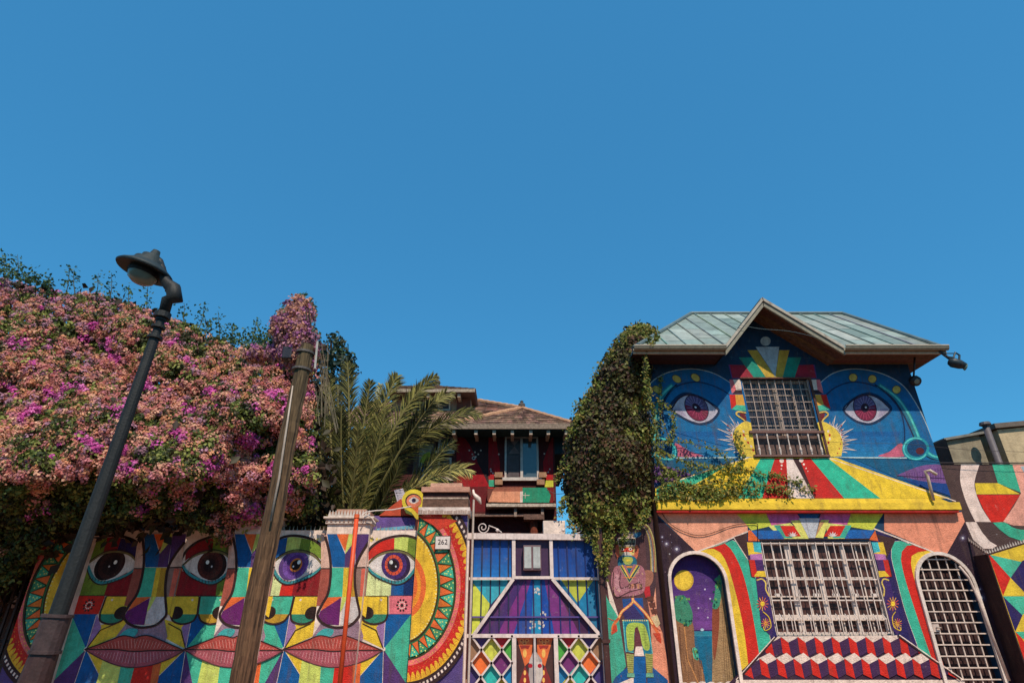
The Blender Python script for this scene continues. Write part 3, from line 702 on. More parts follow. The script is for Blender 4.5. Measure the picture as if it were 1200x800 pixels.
def house_walls():
    g=G(); zbase=lin((226,150,120))
    outer=[(HX0,0),(HX1,0),(HX1,ZL-.02),(HU1,ZL-.02),(HU1,ZE+.1),]
    # gable triangle
    ax=P(893,352,11.3); fl=P(846,412,11.3); fr=P(990,409,11.3)
    outer += [(fr.x-.15,ZE+.1),(ax.x,ax.z-.1),(fl.x+.15,ZE+.1),(HX0,ZE+.1)]
    rh=lambda r:[(r[0],r[2]),(r[1],r[2]),(r[1],r[3]),(r[0],r[3])]
    wall_holes(g,outer,[rh(LW),rh(UW),archrect(*A1),archrect(*A2)],12.0,lin((16,60,96)),.16)
    g.box((HX0,12.3,0),(HX1,18,ZL),lin((120,90,90))) if 0 else None
    # side and back walls
    g.face([(HX0,12,0),(HX0,18,0),(HX0,18,ZE+.1),(HX0,12,ZE+.1)],lin((110,80,76))); g.face([(HU1,12,ZL-.02),(HU1,18,ZL-.02),(HU1,18,ZE+.1),(HU1,12,ZE+.1)],lin((24,70,120)))
    g.face([(HX1,12,0),(HX1,18,0),(HX1,18,ZL-.02),(HX1,12,ZL-.02)],lin((110,80,76))); g.face([(HU1,12,ZL-.02),(HX1,12,ZL-.02),(HX1,18,ZL-.02),(HU1,18,ZL-.02)],lin((110,80,76)))
    g.face([(HX0,18,0),(HX1,18,0),(HX1,18,ZL),(HX0,18,ZL)],lin((110,80,76))); g.face([(HX0,18,ZL),(HU1,18,ZL),(HU1,18,ZE+.1),(HX0,18,ZE+.1)],lin((110,80,76)))
    # ---------------- lower paint
    full=rect_px(HX0+.002,HX1-.002,.0,ZL-.03,12)
    def holeclip(): pass
    p=Paint(12.0,clip=rect_px(HX0+.002,HX1-.002,.02,ZL-.03,12))
    # everything below is kept clear of the openings by drawing shapes around them
    a1o=[proj(Vector((x,12,z))) for x,z in archrect(*A1)]; a2o=[proj(Vector((x,12,z))) for x,z in archrect(*A2)]
    # arch points list: 0 bl,1 br,2.. from right spring over the top to left spring
    L1=[a1o[0]]+a1o[2:][::-1]+[a1o[1]]      # from bottom-left over the top to bottom-right
    L2=[a2o[0]]+a2o[2:][::-1]+[a2o[1]]
    n1=len(L1); top1=n1//2; top2=len(L2)//2
    GX=(52,32,48)
    # galaxy left of the first arch
    p.poly([(766,600)]+hh(248,85,420,238)+[L1[top1]]+L1[:top1][::-1]+[(800,850),(770,850)],GX)
    # salmon field upper left
    p.poly(hh(245,72,640,72,640,150,472,240)+[L1[top1]]+hh(418,238),SA)
    # bands round the first arch
    b0=L1[top1:]
    def res(pts,n):
        d=[0]
        for i in range(1,len(pts)): d.append(d[-1]+math.hypot(pts[i][0]-pts[i-1][0],pts[i][1]-pts[i-1][1]))
        xs=np.linspace(0,d[-1],n); return list(zip(np.interp(xs,d,[q[0] for q in pts]),np.interp(xs,d,[q[1] for q in pts])))
    N_=26
    c0=res(b0,N_); c1=res(sm(hh(430,236,500,228,545,275,585,400,625,580,650,800,660,960),5),N_); c2=res(sm(hh(480,226,545,205,605,295,645,430,680,620,705,800,715,960),5),N_); c3_=res(sm(hh(540,205,585,188,650,290,695,410,735,600,765,800,780,960),5),N_)
    p.band(c0,c1,Yl); p.band(c1,c2,R); p.band(c2,c3_,(56,186,156)); p.line(c3_,.9,W)
    c4=res(sm(hh(585,186,630,185,682,192,706,300,736,450,764,600,800,690,820,960),5),N_)
    p.band(c3_,c4,NV)
    # mirror: right arch
    p.poly([L2[top2]]+L2[:0:-1][:0]+ww(905,250,985,130,985,72,640,72,640,150,700,170),SA)
    d0=L2[:top2+1][::-1]
    d1=res(sm(ww(850,232,800,240,762,250,755,300,790,430,850,600,905,760,960,960),5),N_); d2=res(sm(ww(800,226,750,208,712,250,725,340,775,500,830,660,880,800,925,960),5),N_); d3=res(sm(ww(745,205,688,190,668,250,690,350,730,500,780,640,830,800,880,960),5),N_)
    d0=res(d0,N_); p.band(d0,d1,Yl); p.band(d1,d2,R); p.band(d2,d3,(56,186,156)); p.line(d3,.9,W)
    d4=res(sm(ww(688,188,600,150,596,250,640,350,680,500,720,640,760,800,800,960),5),N_); p.band(d3,d4,NV)
    # galaxy right of second arch
    p.poly([L2[top2]]+ww(905,250,985,110,1000,72)+[(1140,590),(1230,850)]+L2[top2:][::-1],GX)
    p.poly([L2[top2]]+ww(855,240,640,150,640,72,1000,72,985,110,900,262),(242,150,118))
    p.line(ww(590,140,700,182,850,242),1.6,W); p.line(hh(425,240,520,205,650,150),1.6,W)
    for k in range(120):
        if random.random()<.4: x=random.uniform(770,800); y=random.uniform(625,800)
        else: x=random.uniform(1100,1190); y=random.uniform(610,820)
        if x<1000 and (x-770)*1.2>(y-600) : continue
        if (x<800 and x>786-(700-y)*.02 and y>650): continue
        if x>1000:
            e=1108+(y-650)*.42 if y>650 else 1125
            if x< e+18: continue
        s=random.choice((.3,.4,.5,.9)); p.ell(x,y,s,s,col=random.choice(((200,196,206),(150,150,190),(190,150,160))),n=6)
    for (x,y,s) in ((781,637,5),(793,643,6),(776,629,3),(1128,630,5),(1148,690,4),(1150,700,7)):
        for q,c in ((1,(66,46,66)),(.6,(96,84,112)),(.25,(220,220,230))): p.ell(x,y,s*q,s*q,col=c,n=12)
    # black wedges beside the window top
    p.poly(ww(0,178,55,160,58,270,40,240,20,210),BR); p.line(ww(-4,176,58,272),.0001+.9,W)
    p.poly(ww(600,165,690,185,665,240,650,270,625,200),BR)
    # shadow-free top strip of blocks above the window
    p.poly(ww(5,72,135,72,160,130,75,150,40,110),(206,214,66)); p.poly(ww(135,72,265,72,290,110,160,128),(214,100,170)); p.poly(ww(265,72,372,72,350,100,290,100),B)
    p.poly(ww(372,72,500,72,480,130,360,110),(214,100,170)); p.poly(ww(500,72,640,72,590,150,480,132),(206,214,66)); 
    p.poly(ww(150,130,200,135,220,185,195,165),T); p.poly(ww(145,130,240,118,320,185,205,185),(226,230,120)); p.poly(ww(400,185,390,118,490,128,480,185),(226,230,120))
    p.poly(ww(170,128,212,128,250,182,205,182),(60,184,160)); p.poly(ww(500,128,460,128,420,182,478,182),(60,184,160))
    p.poly(ww(196,130,255,130,285,175,220,175),R); p.poly(ww(475,130,410,130,382,175,450,175),R)
    for cx in (250,420):
        for k in range(7):
            a=math.pi*k/6; p.poly(ww(cx-8,176,cx+8,176,cx+26*math.cos(a),176-22*math.sin(a)),(226,214,214))
    p.poly(ww(240,108,290,105,325,178,300,182),(232,226,110)); p.poly(ww(405,105,370,105,345,180,380,182),(232,226,110))
    p.poly(ww(275,98,365,98,345,182,318,182),(196,200,210)); p.poly(ww(365,112,385,112,345,182),(200,150,100))
    p.poly(ww(70,150,190,150,215,186,105,186),(26,104,190)); p.poly(ww(490,148,600,148,575,186,470,186),(26,104,190)); p.line(ww(105,190,582,186),1.5,K)
    p.poly(ww(60,150,72,150,110,195,60,195),O); p.poly(ww(600,150,614,195,575,190),O)
    for (s,x0,x1) in ((0,55,112),(1,588,635)):
        def X(u,v):   # local 0..1 across, outwards
            if s==0: return (112+(v-200)*.13-(1-u)*57, v)
            return (585+(v-200)*.26+(1-u)*50, v)
        def Q(*a): 
            o=[]; 
            for i in range(0,len(a),2): xx,yy=X(a[i],a[i+1]); o.append(w3(xx,yy))
            return o
        p.poly(Q(0,200,1,200,1,250,0.2,255,0,255),Yl); p.poly(Q(.45,200,1,200,1,245,.45,240),CY); p.poly(Q(.1,252,1,248,1,275,.1,275),(196,120,190))
        p.poly(Q(-.05,275,.45,275,.55,350,0,345),R); p.poly(Q(.4,275,1,275,1,322,.45,322),(80,44,110)); p.poly(Q(.2,345,.5,322,1.05,322,1.1,348),Yl)
        p.line(Q(-.05,275,0,346,.25,352),.9,K)
        p.poly(Q(.3,352,1.1,350,1.2,560,.9,600,.25,560),(64,40,110))
        p.line(sm(Q(.35,362,.75,356,1.0,372,.95,400,1.15,430),4),1.6,(232,200,90))
        for j in range(12):
            a=j*math.pi/6; cx,cy=X(.55,462); p.line([w3(cx,cy),w3(cx+26*math.cos(a),cy+30*math.sin(a))],.9,random.choice(((240,170,60),(226,90,90),(240,120,60))))
            cx,cy=X(.6,545); p.line([w3(cx,cy),w3(cx+20*math.cos(a),cy+22*math.sin(a))],.8,random.choice(((240,170,60),(226,90,90))))
        cx,cy=X(.55,462); p.ell(*w3(cx,cy),2.6,2.8,col=Yl,n=10)
        p.line(sm(Q(.5,495,.9,520,.95,560,.5,575,.4,560),4),1.0,Yl)
    # tumbling block apron
    tr=ww(185,600,692,596,960,785,22,785); p.poly(ww(185,600,692,596,1190,960,-190,960),(60,36,60)); 
    tclip=tr; oc=p.clip
    for r_ in range(2):
        yb=600+r_*92; n=9+2*r_
        for k in range(-1,n+2):
            sx=72-r_*0; cx=235+(k-r_*1.0)*sx - r_*18
            q=[(cx-36,yb+8-8),(cx,yb-22),(cx+36,yb),(cx,yb+24)]
            for pts,c in (([cx-38,yb,cx+6,yb-22,cx+38,yb+4,cx-4,yb+26],W),([cx-38,yb+2,cx-4,yb+26,cx+10,yb+88,cx-28,yb+70],R),([cx+38,yb+4,cx-4,yb+26,cx+10,yb+86,cx+46,yb+66],(70,40,84))):
                pp=clip_poly(ww(*pts),tclip)
                if len(pp)>2: p.poly(pp,c)
    p.poly(ww(10,785,968,785,1000,820,0,820),W); p.poly(ww(0,820,1000,820,1030,960,-30,960),SA)
    p.line(ww(180,602,20,785),1.5,K); p.line(ww(692,596,960,785),1.5,K); p.line(ww(172,602,8,785),1.1,W); p.line(ww(700,594,972,785),1.1,W)
    p.flush(g,1)
    # ---------------- upper paint
    z_lo=ZL-.02
    p=Paint(12.0,clip=rect_px(HX0+.002,HU1-.002,z_lo+.0,ZE+.08,12))
    NB=(12,104,168)
    uwpx=[proj(Vector((x,12,z))) for x,z in rh(UW)]   # bl br tr tl
    xc=(UW[0]+UW[1])/2
    def both(f):
        f(); p.mx=xc; f(); p.mx=None
    def right():
        # big blue field right of the window, up to its frame
        fld=uu(382,612,345,480,318,345)+[q for q in sm(uu(350,360,400,320,470,303,560,315,640,355,690,420,730,500,775,620),5)]+uu(800,720,560,700,385,612)
        p.poly(fld,NB)
        p.poly(sm(uu(395,560,400,470,440,420,500,375,580,385,620,430,640,490,640,560,600,600,500,606,400,606),4,True),(14,112,174))
        for k in range(5): p.poly(uu(392+k*4,520+k*18,640-k*14,520+k*18,630-k*14,540+k*18,394+k*4,540+k*18),(int(14+k*4),int(98+k*8),int(168+k*6)))
        oc=sm(uu(350,360,400,320,470,303,560,315,640,355,690,420,730,500,775,620),6); p.line(oc,1.0,(170,190,200))
        p.line(sm(uu(360,415,400,375,450,352,500,350,560,368,610,410,640,455,652,520,645,570,600,606),6),1.6,(10,50,96))
        p.line(sm(uu(560,358,620,400,660,455,690,520,712,575,745,605,778,614),6),7.0,(20,130,156),.15); p.line(sm(uu(566,360,624,402,664,457,694,522,716,575,748,603,778,610),6),2.4,(80,206,200),.2); p.line(sm(uu(548,356,610,404,648,462,680,530,702,584,740,612,778,622),6),1.2,(8,30,60))
        # mouth corner pink and white horizon
        p.poly(sm(uu(560,606,600,590,640,560,650,606),3,True),(210,100,130)); 
        p.poly(uu(470,612,780,620,800,700,640,690,600,670),(16,96,140)); p.line(uu(385,610,660,612),1.4,(190,220,225))
        p.ell(*u3(690,580),16,14,col=(26,150,170)); p.ell(*u3(694,578),11.5,10,col=(10,70,120)); p.ell(*u3(705,588),5,4,col=(90,30,40),n=14); p.line(ell(u3(690,580)[0],u3(690,580)[1],14,12.4,n=24,a0=30,a1=300),1.4,(90,220,220))
        # lips
        p.poly(sm(uu(625,672,690,645,740,635,790,640,800,680),4)+sm(uu(805,700,760,700,700,690,625,672),4),(126,84,150)); 
        for k in range(16): p.line(uu(650+k*9,668-k*1.6,652+k*9,682+k*.6),.6,(90,50,120))
        p.line(uu(625,674,800,684),1.0,(60,30,80)); p.poly(uu(640,684,800,702,815,745,700,708),(20,70,150))
        # eye
        al=sm(uu(443,445,465,418,495,400,528,393,565,408,600,440,575,468,545,486,520,490,480,478),4,True)
        p.poly(sm(uu(436,446,462,412,495,392,530,384,570,400,610,440,578,478,545,496,515,498,474,484),4,True),(14,50,90)); p.poly(al,(190,186,206)); 
        p.poly(uu(568,440,600,440,575,466,560,470),(170,160,190)); ex,ey=u3(514,438); p.ell(ex,ey,13.2,16.6,-28,col=(40,22,50)); p.ell(ex,ey,12.4,15.6,-28,col=(86,80,130)); p.poly(ell(ex,ey,12.4,15.6,-28,a0=10,a1=190,n=20),(130,34,70))
        for k in range(18): a=k*math.pi/9; p.line([(ex+4*math.cos(a),ey+4.6*math.sin(a)),(ex+11.5*math.cos(a),ey+14*math.sin(a))],.5,(150,140,190) if math.sin(a)<.2 else (190,70,110))
        p.ell(ex,ey,4.6,5.4,col=(46,20,50),n=16); p.ell(ex+1,ey-.5,1.2,1.2,col=(230,230,240),n=8)
        p.line(sm(uu(443,445,465,418,495,400,528,393,565,408,600,440),4),1.4,(50,30,50))
        for (x,y) in ((473,333),(540,338),(624,375)): p.ell(*u3(x,y),5.4,5.2,col=(70,70,60),n=16); p.ell(*u3(x,y),4.6,4.4,col=(206,186,90),n=16)
        # sun rays next to the window
        cx,cy=390,560
        for k in range(15):
            a=math.radians(-88+k*11.5); a1=a-.11; a2=a+.11; r1=(44,58); r2=(100 if k%2 else 72, 100 if k%2 else 76)
            x0,y0=cx+r1[0]*math.cos(a1),cy+r1[1]*math.sin(a1); x1,y1=cx+r1[0]*math.cos(a2),cy+r1[1]*math.sin(a2); x2,y2=cx+r2[0]*math.cos(a),cy+r2[1]*math.sin(a)
            if y2<606: p.poly(uu(x0,y0,x2,y2,x1,y1),W); p.poly(uu(x0*.7+x2*.1+x1*.2,y0*.7+y2*.1+y1*.2,x2*.72+x0*.28,y2*.72+y0*.28,x1*.7+x0*.2+x2*.1,y1*.7+y0*.2+y2*.1),(60,110,160))
        p.poly(uu(348,490,362,484)+sm(uu(380,490,415,515,436,555,432,606),5)+uu(382,610),(240,206,70)); 
        for k in range(7): p.ell(*u3(432-k*2.5*(k-3)*.3,500+k*16),.9,.9,col=(200,60,60),n=6)
        for k in range(6): p.ell(*u3(386+6*math.sin(k),520+k*13),1.3,1.6,col=(200,40,40) if k%2 else W,n=8)
        # stacked blocks
        p.poly(uu(318,290,340,288,348,335,322,337),(90,60,130)); 
        p.poly(uu(320,340,358,340,368,376,330,376),W); p.poly(uu(345,340,358,340,370,388,350,378),(226,110,120)); p.poly(uu(330,376,352,376,368,390,334,390),(60,40,50))
        p.poly(uu(334,392,362,392,372,430,342,430),(232,166,60)); p.poly(uu(360,392,380,392,395,442,372,428),R); p.poly(uu(342,430,372,428,395,444,346,450),T)
        p.line(sm(uu(350,456,375,452,386,462,370,478,364,490),4),1.8,(226,190,90)); p.poly(sm(uu(356,460,374,458,370,474,360,482),3,True),(120,30,40))
    both(right)
    # gable fan above the window (mirrored about the window's axis, in true proportions)
    p.clip=[(780,600),(1110,600),(1010,420),(893,345),(790,420)]
    def fan():
        p.poly(uu(282,290,335,288,345,334,268,334),(168,36,60)); p.poly(uu(245,263,293,263,270,334,222,334),(26,150,130)); p.poly(uu(215,238,252,238,228,334,192,334),(206,170,60))
    both(fan)
    p.poly(uu(133,226,217,226,203,332),(176,196,206)); p.line(uu(133,226,203,330,217,226,133,226),.6,(60,90,110))
    p.ell(*u3(169,207),6,5.4,col=(176,196,200),n=20)
    for (x,y) in ((112,205),(212,207),(280,250),(52,262),(320,265),(90,240)):
        for k in range(4): a=k*math.pi/2; p.line([u3(x,y),u3(x+8*math.cos(a),y+8*math.sin(a))],.7,(120,170,190),.9)
    p.flush(g,1)
    o=g.build('wall',[PLASTER,MURAL],house)
    return o
house_walls()
def house_details():
    rh=lambda r:[(r[0],r[2]),(r[1],r[2]),(r[1],r[3]),(r[0],r[3])]
    # ledge and sloped apron
    zA=P(960,588,11.84).z; zB=P(900,597,11.84).z
    g=G(); xr=P(1128,592,11.8).x
    g.box((HX0,11.84,zB),(xr,12.05,zA),lin(Yl)); g.box((HX0-.01,11.86,zB-.05),(xr-.06,11.999,zB-.001),lin((190,40,34)))
    g.build('ledge',PLASTER,house,bevel=.012)
    top=proj(Vector((0,12,0)))
    zt_=P(920,535,11.99).z
    p0=Vector((0,11.985,zt_)); p1=Vector((0,11.86,zA)); t=(p1-p0).normalized(); n=Vector((1,0,0)).cross(t); n=n if n.y<0 else -n
    g=G(); pl=(p0,n)
    xa=HX0; xb=P(1118,588,11.86).x
    sil=[(768,588),(768,572),(790,563),(875,536),(980,536),(1100,583),(1112,588)]
    q=[PP(x,y,pl) for x,y in sil]
    g.hexa(q,(0,.12,0),lin(Yl))
    p=Paint(pl,clip=None,off=.002)
    def U(*a): return uu(*a)
    # stripes: top points along y=613(u) and bottom along y=755(u)
    p.poly(U(385,612,420,614,810,752,565,752),(240,200,40)); p.poly(U(325,614,385,612,568,752,440,752),(40,186,150)); p.poly(U(285,614,326,614,442,752,340,752),(206,34,28))
    p.poly(U(262,614,286,614,342,752,300,752),(66,36,40)); p.poly(U(240,614,263,614,338,752,248,752),(236,214,206)); p.poly(U(200,614,241,614,249,752,155,752),(206,34,28)); p.poly(U(150,614,201,614,157,752,70,752),(40,186,150))
    p.poly(U(110,614,152,614,72,752,-40,752),(240,200,40)); p.poly(U(108,612,-210,716,-210,756,-38,756),(56,180,140)) ; p.poly(U(60,625,108,614,-30,752,-160,752),(240,200,40))
    p.line(U(385,611,830,762),.9,W); p.line(U(110,611,-200,712),.9,W)
    for (x,y,s) in ((225,622,2.6),(225,638,1.2),(224,650,.8),(293,620,2.6),(302,634,1.3),(310,648,.9),(316,658,.6)): p.ell(*u3(x,y),s,s,col=W,n=12)
    p.flush(g,1); g.build('apron',[PLASTER,MURAL],house)
    # bent steel pipe at the right end
    g=G(); g.tube([P(1094,586,11.8),P(1087,558,11.8),P(1084,552,11.8),P(1090,551,11.75),P(1098,556,11.7)],.03,lin((200,180,160)),8); g.build('overflow_pipe',PAINTM,house,smooth=True)
    # arch trims
    for A,c in ((A1,(236,216,206)),(A2,(222,208,200))):
        g=G(); o=archrect(*A); cx=(A[0]+A[1])/2
        def outw(x,z,w):
            if z<=A[3]: return (x+(w if x>cx else -w),z)
            rx=(A[1]-A[0])/2; rz=A[4]-A[3]; a=math.atan2((z-A[3])/rz,(x-cx)/rx); return (cx+(rx+w)*math.cos(a),A[3]+(rz+w)*math.sin(a))
        path=o[1:]+[o[0]]
        for i in range(len(path)-1):
            a=path[i]; b=path[i+1]; a2=outw(*a,.06); b2=outw(*b,.06)
            g.hexa([(a[0],11.95,a[1]),(b[0],11.95,b[1]),(b2[0],11.95,b2[1]),(a2[0],11.95,a2[1])],(0,.06,0),lin(c))
        g.build('arch_trim',PLASTER,house)
    # niche picture
    g=G(); Yn=12.16; o=archrect(A1[0]-.02,A1[1]+.02,A1[2],A1[3],A1[4]+.02); g.face([(x,Yn,z) for x,z in o],lin((70,40,120)))
    p=Paint(Yn,clip=[proj(Vector((x,Yn,z))) for x,z in archrect(A1[0],A1[1],A1[2]+.01,A1[3],A1[4])])
    for k in range(9): p.poly(hh(300,230+k*38,640,230+k*38,640,270+k*38,300,270+k*38),tuple(int(a+(b-a)*k/8) for a,b in zip((56,36,110),(120,66,150))))
    p.poly(hh(400,578,560,578,640,1000,400,1000),(14,110,150)); p.poly(hh(400,578,560,578,560,600,400,600),(40,150,180))
    p.ell(*h3(368,362),11.5,12.2,col=(214,170,50),n=30); p.ell(*h3(366,360),10.2,11,col=(246,206,60),n=30)
    p.poly(sm(hh(330,480,350,470,385,490,410,560,415,640,440,720,460,800,470,1000,330,1000),3,True),(150,104,70)); p.poly(sm(hh(330,440,360,425,380,440,405,500,398,550,360,545,330,520),3,True),(60,140,110))
    p.line(hh(370,560,385,700,430,800),1.3,(206,140,80)); p.line(hh(350,560,360,800),1.1,(110,70,50)); p.poly(sm(hh(405,650,425,655,430,700,410,690),3,True),T)
    p.poly(sm(hh(510,350,545,360,590,600,640,1000,500,1000,490,700,488,560,490,500,510,440),3,True),(176,140,96)); p.poly(sm(hh(490,470,515,450,518,560,500,700,490,640),3,True),(150,74,50)); p.poly(sm(hh(498,430,512,345,530,360,520,470,490,480),3,True),(60,150,120))
    for k in range(7): p.line(hh(528+k*7,430+k*30,545+k*10,800),.5,(120,90,60))
    for k in range(60):
        cx,cy,sx,sy=random.choice(((366,445,28,16),(375,540,26,12),(503,450,12,30),(512,370,10,18),(418,670,10,22))); x=cx+random.gauss(0,sx*.5); y=cy+random.gauss(0,sy*.5)
        p.poly(hh(x-5,y,x,y-8,x+5,y-1,x+1,y+6),random.choice(((60,160,120),(30,110,90),(110,170,80),(20,80,70))))
    for k in range(26):
        x=random.uniform(340,460); y=random.uniform(590,760)
        if x<400+(y-560)*.3: p.line(hh(x,y,x+random.uniform(0,12),y+random.uniform(30,70)),.6,random.choice(((110,70,50),(196,140,90),(130,90,60))))
    for (x,y) in ((458,400),(470,520),(450,572),(480,440),(430,480)): p.ell(*h3(x,y),1.1,1.1,col=(200,190,220),n=8)
    p.ell(*h3(446,572),2.2,1.6,col=(190,220,240),n=10)
    for k in range(6): p.ell(*h3(370+k*38,800+random.random()*6),5,3,col=(236,216,208),n=10)
    p.flush(g,1); g.build('niche_panel',[PLASTER,MURAL],house)
    # arched grille door
    dr=G(); Yn=12.15; o=archrect(A2[0]-.02,A2[1]+.02,A2[2],A2[3],A2[4]+.02); dr.face([(x,Yn,z) for x,z in o],lin((56,34,34)))
    for k in range(3): 
        z=.4+k*.75; dr.box((A2[0]+.1,Yn-.02,z),(A2[1]-.1,Yn-.002,z+.5),lin((66,40,38)))
    door=dr.build('door',WOOD,house)
    g=G(); BC=lin((220,200,188)); cx=(A2[0]+A2[1])/2; rx=(A2[1]-A2[0])/2; rz=A2[4]-A2[3]
    nv=6
    for k in range(1,nv):
        x=A2[0]+(A2[1]-A2[0])*k/nv; zt2=A2[3]+rz*math.sqrt(max(0,1-((x-cx)/rx)**2)); g.box((x-.011,12.03,A2[2]),(x+.011,12.05,zt2-.01),BC)
    z=A2[2]+.1
    while z<A2[4]-.05:
        hw=rx if z<A2[3] else rx*math.sqrt(max(0,1-((z-A2[3])/rz)**2)); g.box((cx-hw+.01,12.012,z-.010),(cx+hw-.01,12.03,z+.010),BC); z+=.185
    gr=g.build('grille',PAINTM,door)
    g=G(); z=P(1100,735,12).z; g.box((A2[0]+.03,11.99,z-.07),(A2[0]+.15,12.06,z+.06),lin((206,186,176))); g.tube([(A2[0]+.09,11.98,z),(A2[0]+.09,11.95,z),(A2[0]+.16,11.95,z)],.012,lin((150,140,130)),8); g.build('lock',PAINTM,door)
    # pipe beside the door
    g=G(); a=P(1146,697,11.93); g.tube([P(1124,663,11.93),P(1135,676,11.93),P(1146,700,11.93),P(1183,797,11.93)],.022,lin((216,196,186)),8); g.build('conduit',PAINTM,house,smooth=True)
    # ---------------- windows
    def win(R_,name,ncas,rows,frc,depth,gl,lowrail,label):
        x0,x1,z0,z1=R_; fr=G(); Y=12.10; w=x1-x0; h=z1-z0; c=lin(frc)
        fr.box((x0,Y,z0),(x0+.06,Y+.06,z1),c); fr.box((x1-.06,Y,z0),(x1,Y+.06,z1),c); fr.box((x0+.06,Y,z1-.07),(x1-.06,Y+.06,z1),c); fr.box((x0+.06,Y,z0),(x1-.06,Y+.06,z0+.06),c)
        fr.box((x1-.015,12.002,z0),(x1-.001,Y-.001,z1),c)
        if lowrail: fr.box((x0+.06,Y-.02,z0+h*.15),(x1-.06,Y+.05,z0+h*.21),c)
        for k in range(1,ncas):
            x=x0+w*k/ncas; fr.box((x-.05,Y-.01,z0+.06),(x+.05,Y+.055,z1-.07),c)
        wd=fr.build('window',PAINTM,house,bevel=.006); wd['label']=label
        pg=G()
        for k in range(ncas):
            a=x0+w*k/ncas+.05; b=x0+w*(k+1)/ncas-.05
            pg.box((a,Y+.03,z0+.06),(b,Y+.045,z1-.07),(0,0,0,1))
        pg.build('pane',gl,wd)
        mg=G()
        for k in range(ncas):
            a=x0+w*k/ncas+.05; b=x0+w*(k+1)/ncas-.05
            for r_ in range(1,rows):
                z=z0+h*.2+(h*.8)*r_/rows; mg.box((a,Y+.008,z-.012),(b,Y+.028,z+.012),c)
            mg.box(((a+b)/2-.012,Y+.006,z0+.06),((a+b)/2+.012,Y+.027,z1-.07),c)
        mg.build('glazing_bars',PAINTM,wd)
        return wd
    wl=win(LW,'w',4,4,(222,204,194),.1,DARKGLASS,True,'white wooden window behind a welded white grille')
    x0,x1,z0,z1=LW; w=x1-x0; h=z1-z0; g=G(); c=lin((226,210,202))
    n=12
    for k in range(n+1): x=x0+.04+(w-.08)*k/n; g.box((x-.0075,12.0,z0+.02),(x+.0075,12.015,z1-.02),c)
    for f in (.17,.36,.58,.79,.975,.03): g.box((x0+.02,12.019,z0+h*f-.011),(x1-.02,12.034,z0+h*f+.011),c)
    for k in range(6):
        x=x0+w*(k+.5)/6
        for dx in (-.05,.05): g.box((x+dx-.006,12.0,z0+h*.40),(x+dx+.006,12.014,z0+h*.47),c)
        g.box((x-.07,12.0,z0+h*.40),(x+.07,12.014,z0+h*.43),c)
    for k in range(n): x=x0+.04+(w-.08)*(k+.5)/n; g.tube([(x,11.99,z0+h*.03),(x,11.93,z0+h*.06),(x,11.92,z0+h*.17),(x,12.0,z0+h*.22)],.009,c,6)
    g.build('grille',PAINTM,wl)
    wu=win(UW,'w',2,4,(176,158,146),.1,mat('curtained_glass',(58,56,66),rough=.3,noise=.5,nscale=9,bump=.0,spec=.5),False,'brown window of two casements with a balcony rail of white balusters')
    x0,x1,z0,z1=UW; w=x1-x0; h=z1-z0; g=G(); c=lin((176,156,146)); c2=lin((214,200,192))
    for k in range(9): x=x0+.03+(w-.06)*k/8; g.box((x-.008,12.02,z0+h*.3),(x+.008,12.034,z1-.02),c)
    for f in (.5,.7,.87,.34): g.box((x0+.01,12.036,z0+h*f-.008),(x1-.01,12.05,z0+h*f+.008),c)
    for k in range(26): x=x0+.03+(w-.06)*k/25; g.box((x-.003,12.06,z0+h*.3),(x+.003,12.066,z1-.03),lin((90,80,84)))
    g.build('grille',PAINTM,wu)
    g=G(); g.box((x0-.04,11.93,z0+h*.28),(x1+.04,11.99,z0+h*.31),lin((120,84,74))); g.box((x0-.04,11.93,z0-.02),(x1+.04,11.985,z0+.02),lin((120,84,74)))
    for k in range(7):
        x=x0+.1+(w-.2)*k/6; g.lathe([(.012,0),(.02,h*.04),(.028,h*.07),(.014,h*.1),(.012,h*.2),(.02,h*.24),(.012,h*.28)],(x,11.96,z0+.015),(0,0,1),c2,8)
    g.build('balcony_rail',PAINTM,wu,smooth=False)
    g=G(); g.box((x0+.06,12.085,z0+.06),(x1-.06,12.095,z0+h*.27),lin((110,86,80))); g.build('lower_panel',WOOD,wu)
    # frame board right of upper window
    g=G(); g.box((x1,11.97,z0-.03),(x1+.05,12.0-.001,z1+.03),lin((96,60,52))); g.box((x0-.02,11.96,z1),(x1+.05,11.999,z1+.03),lin((110,70,60))); g.build('window_surround',WOOD,wu)
house_details()
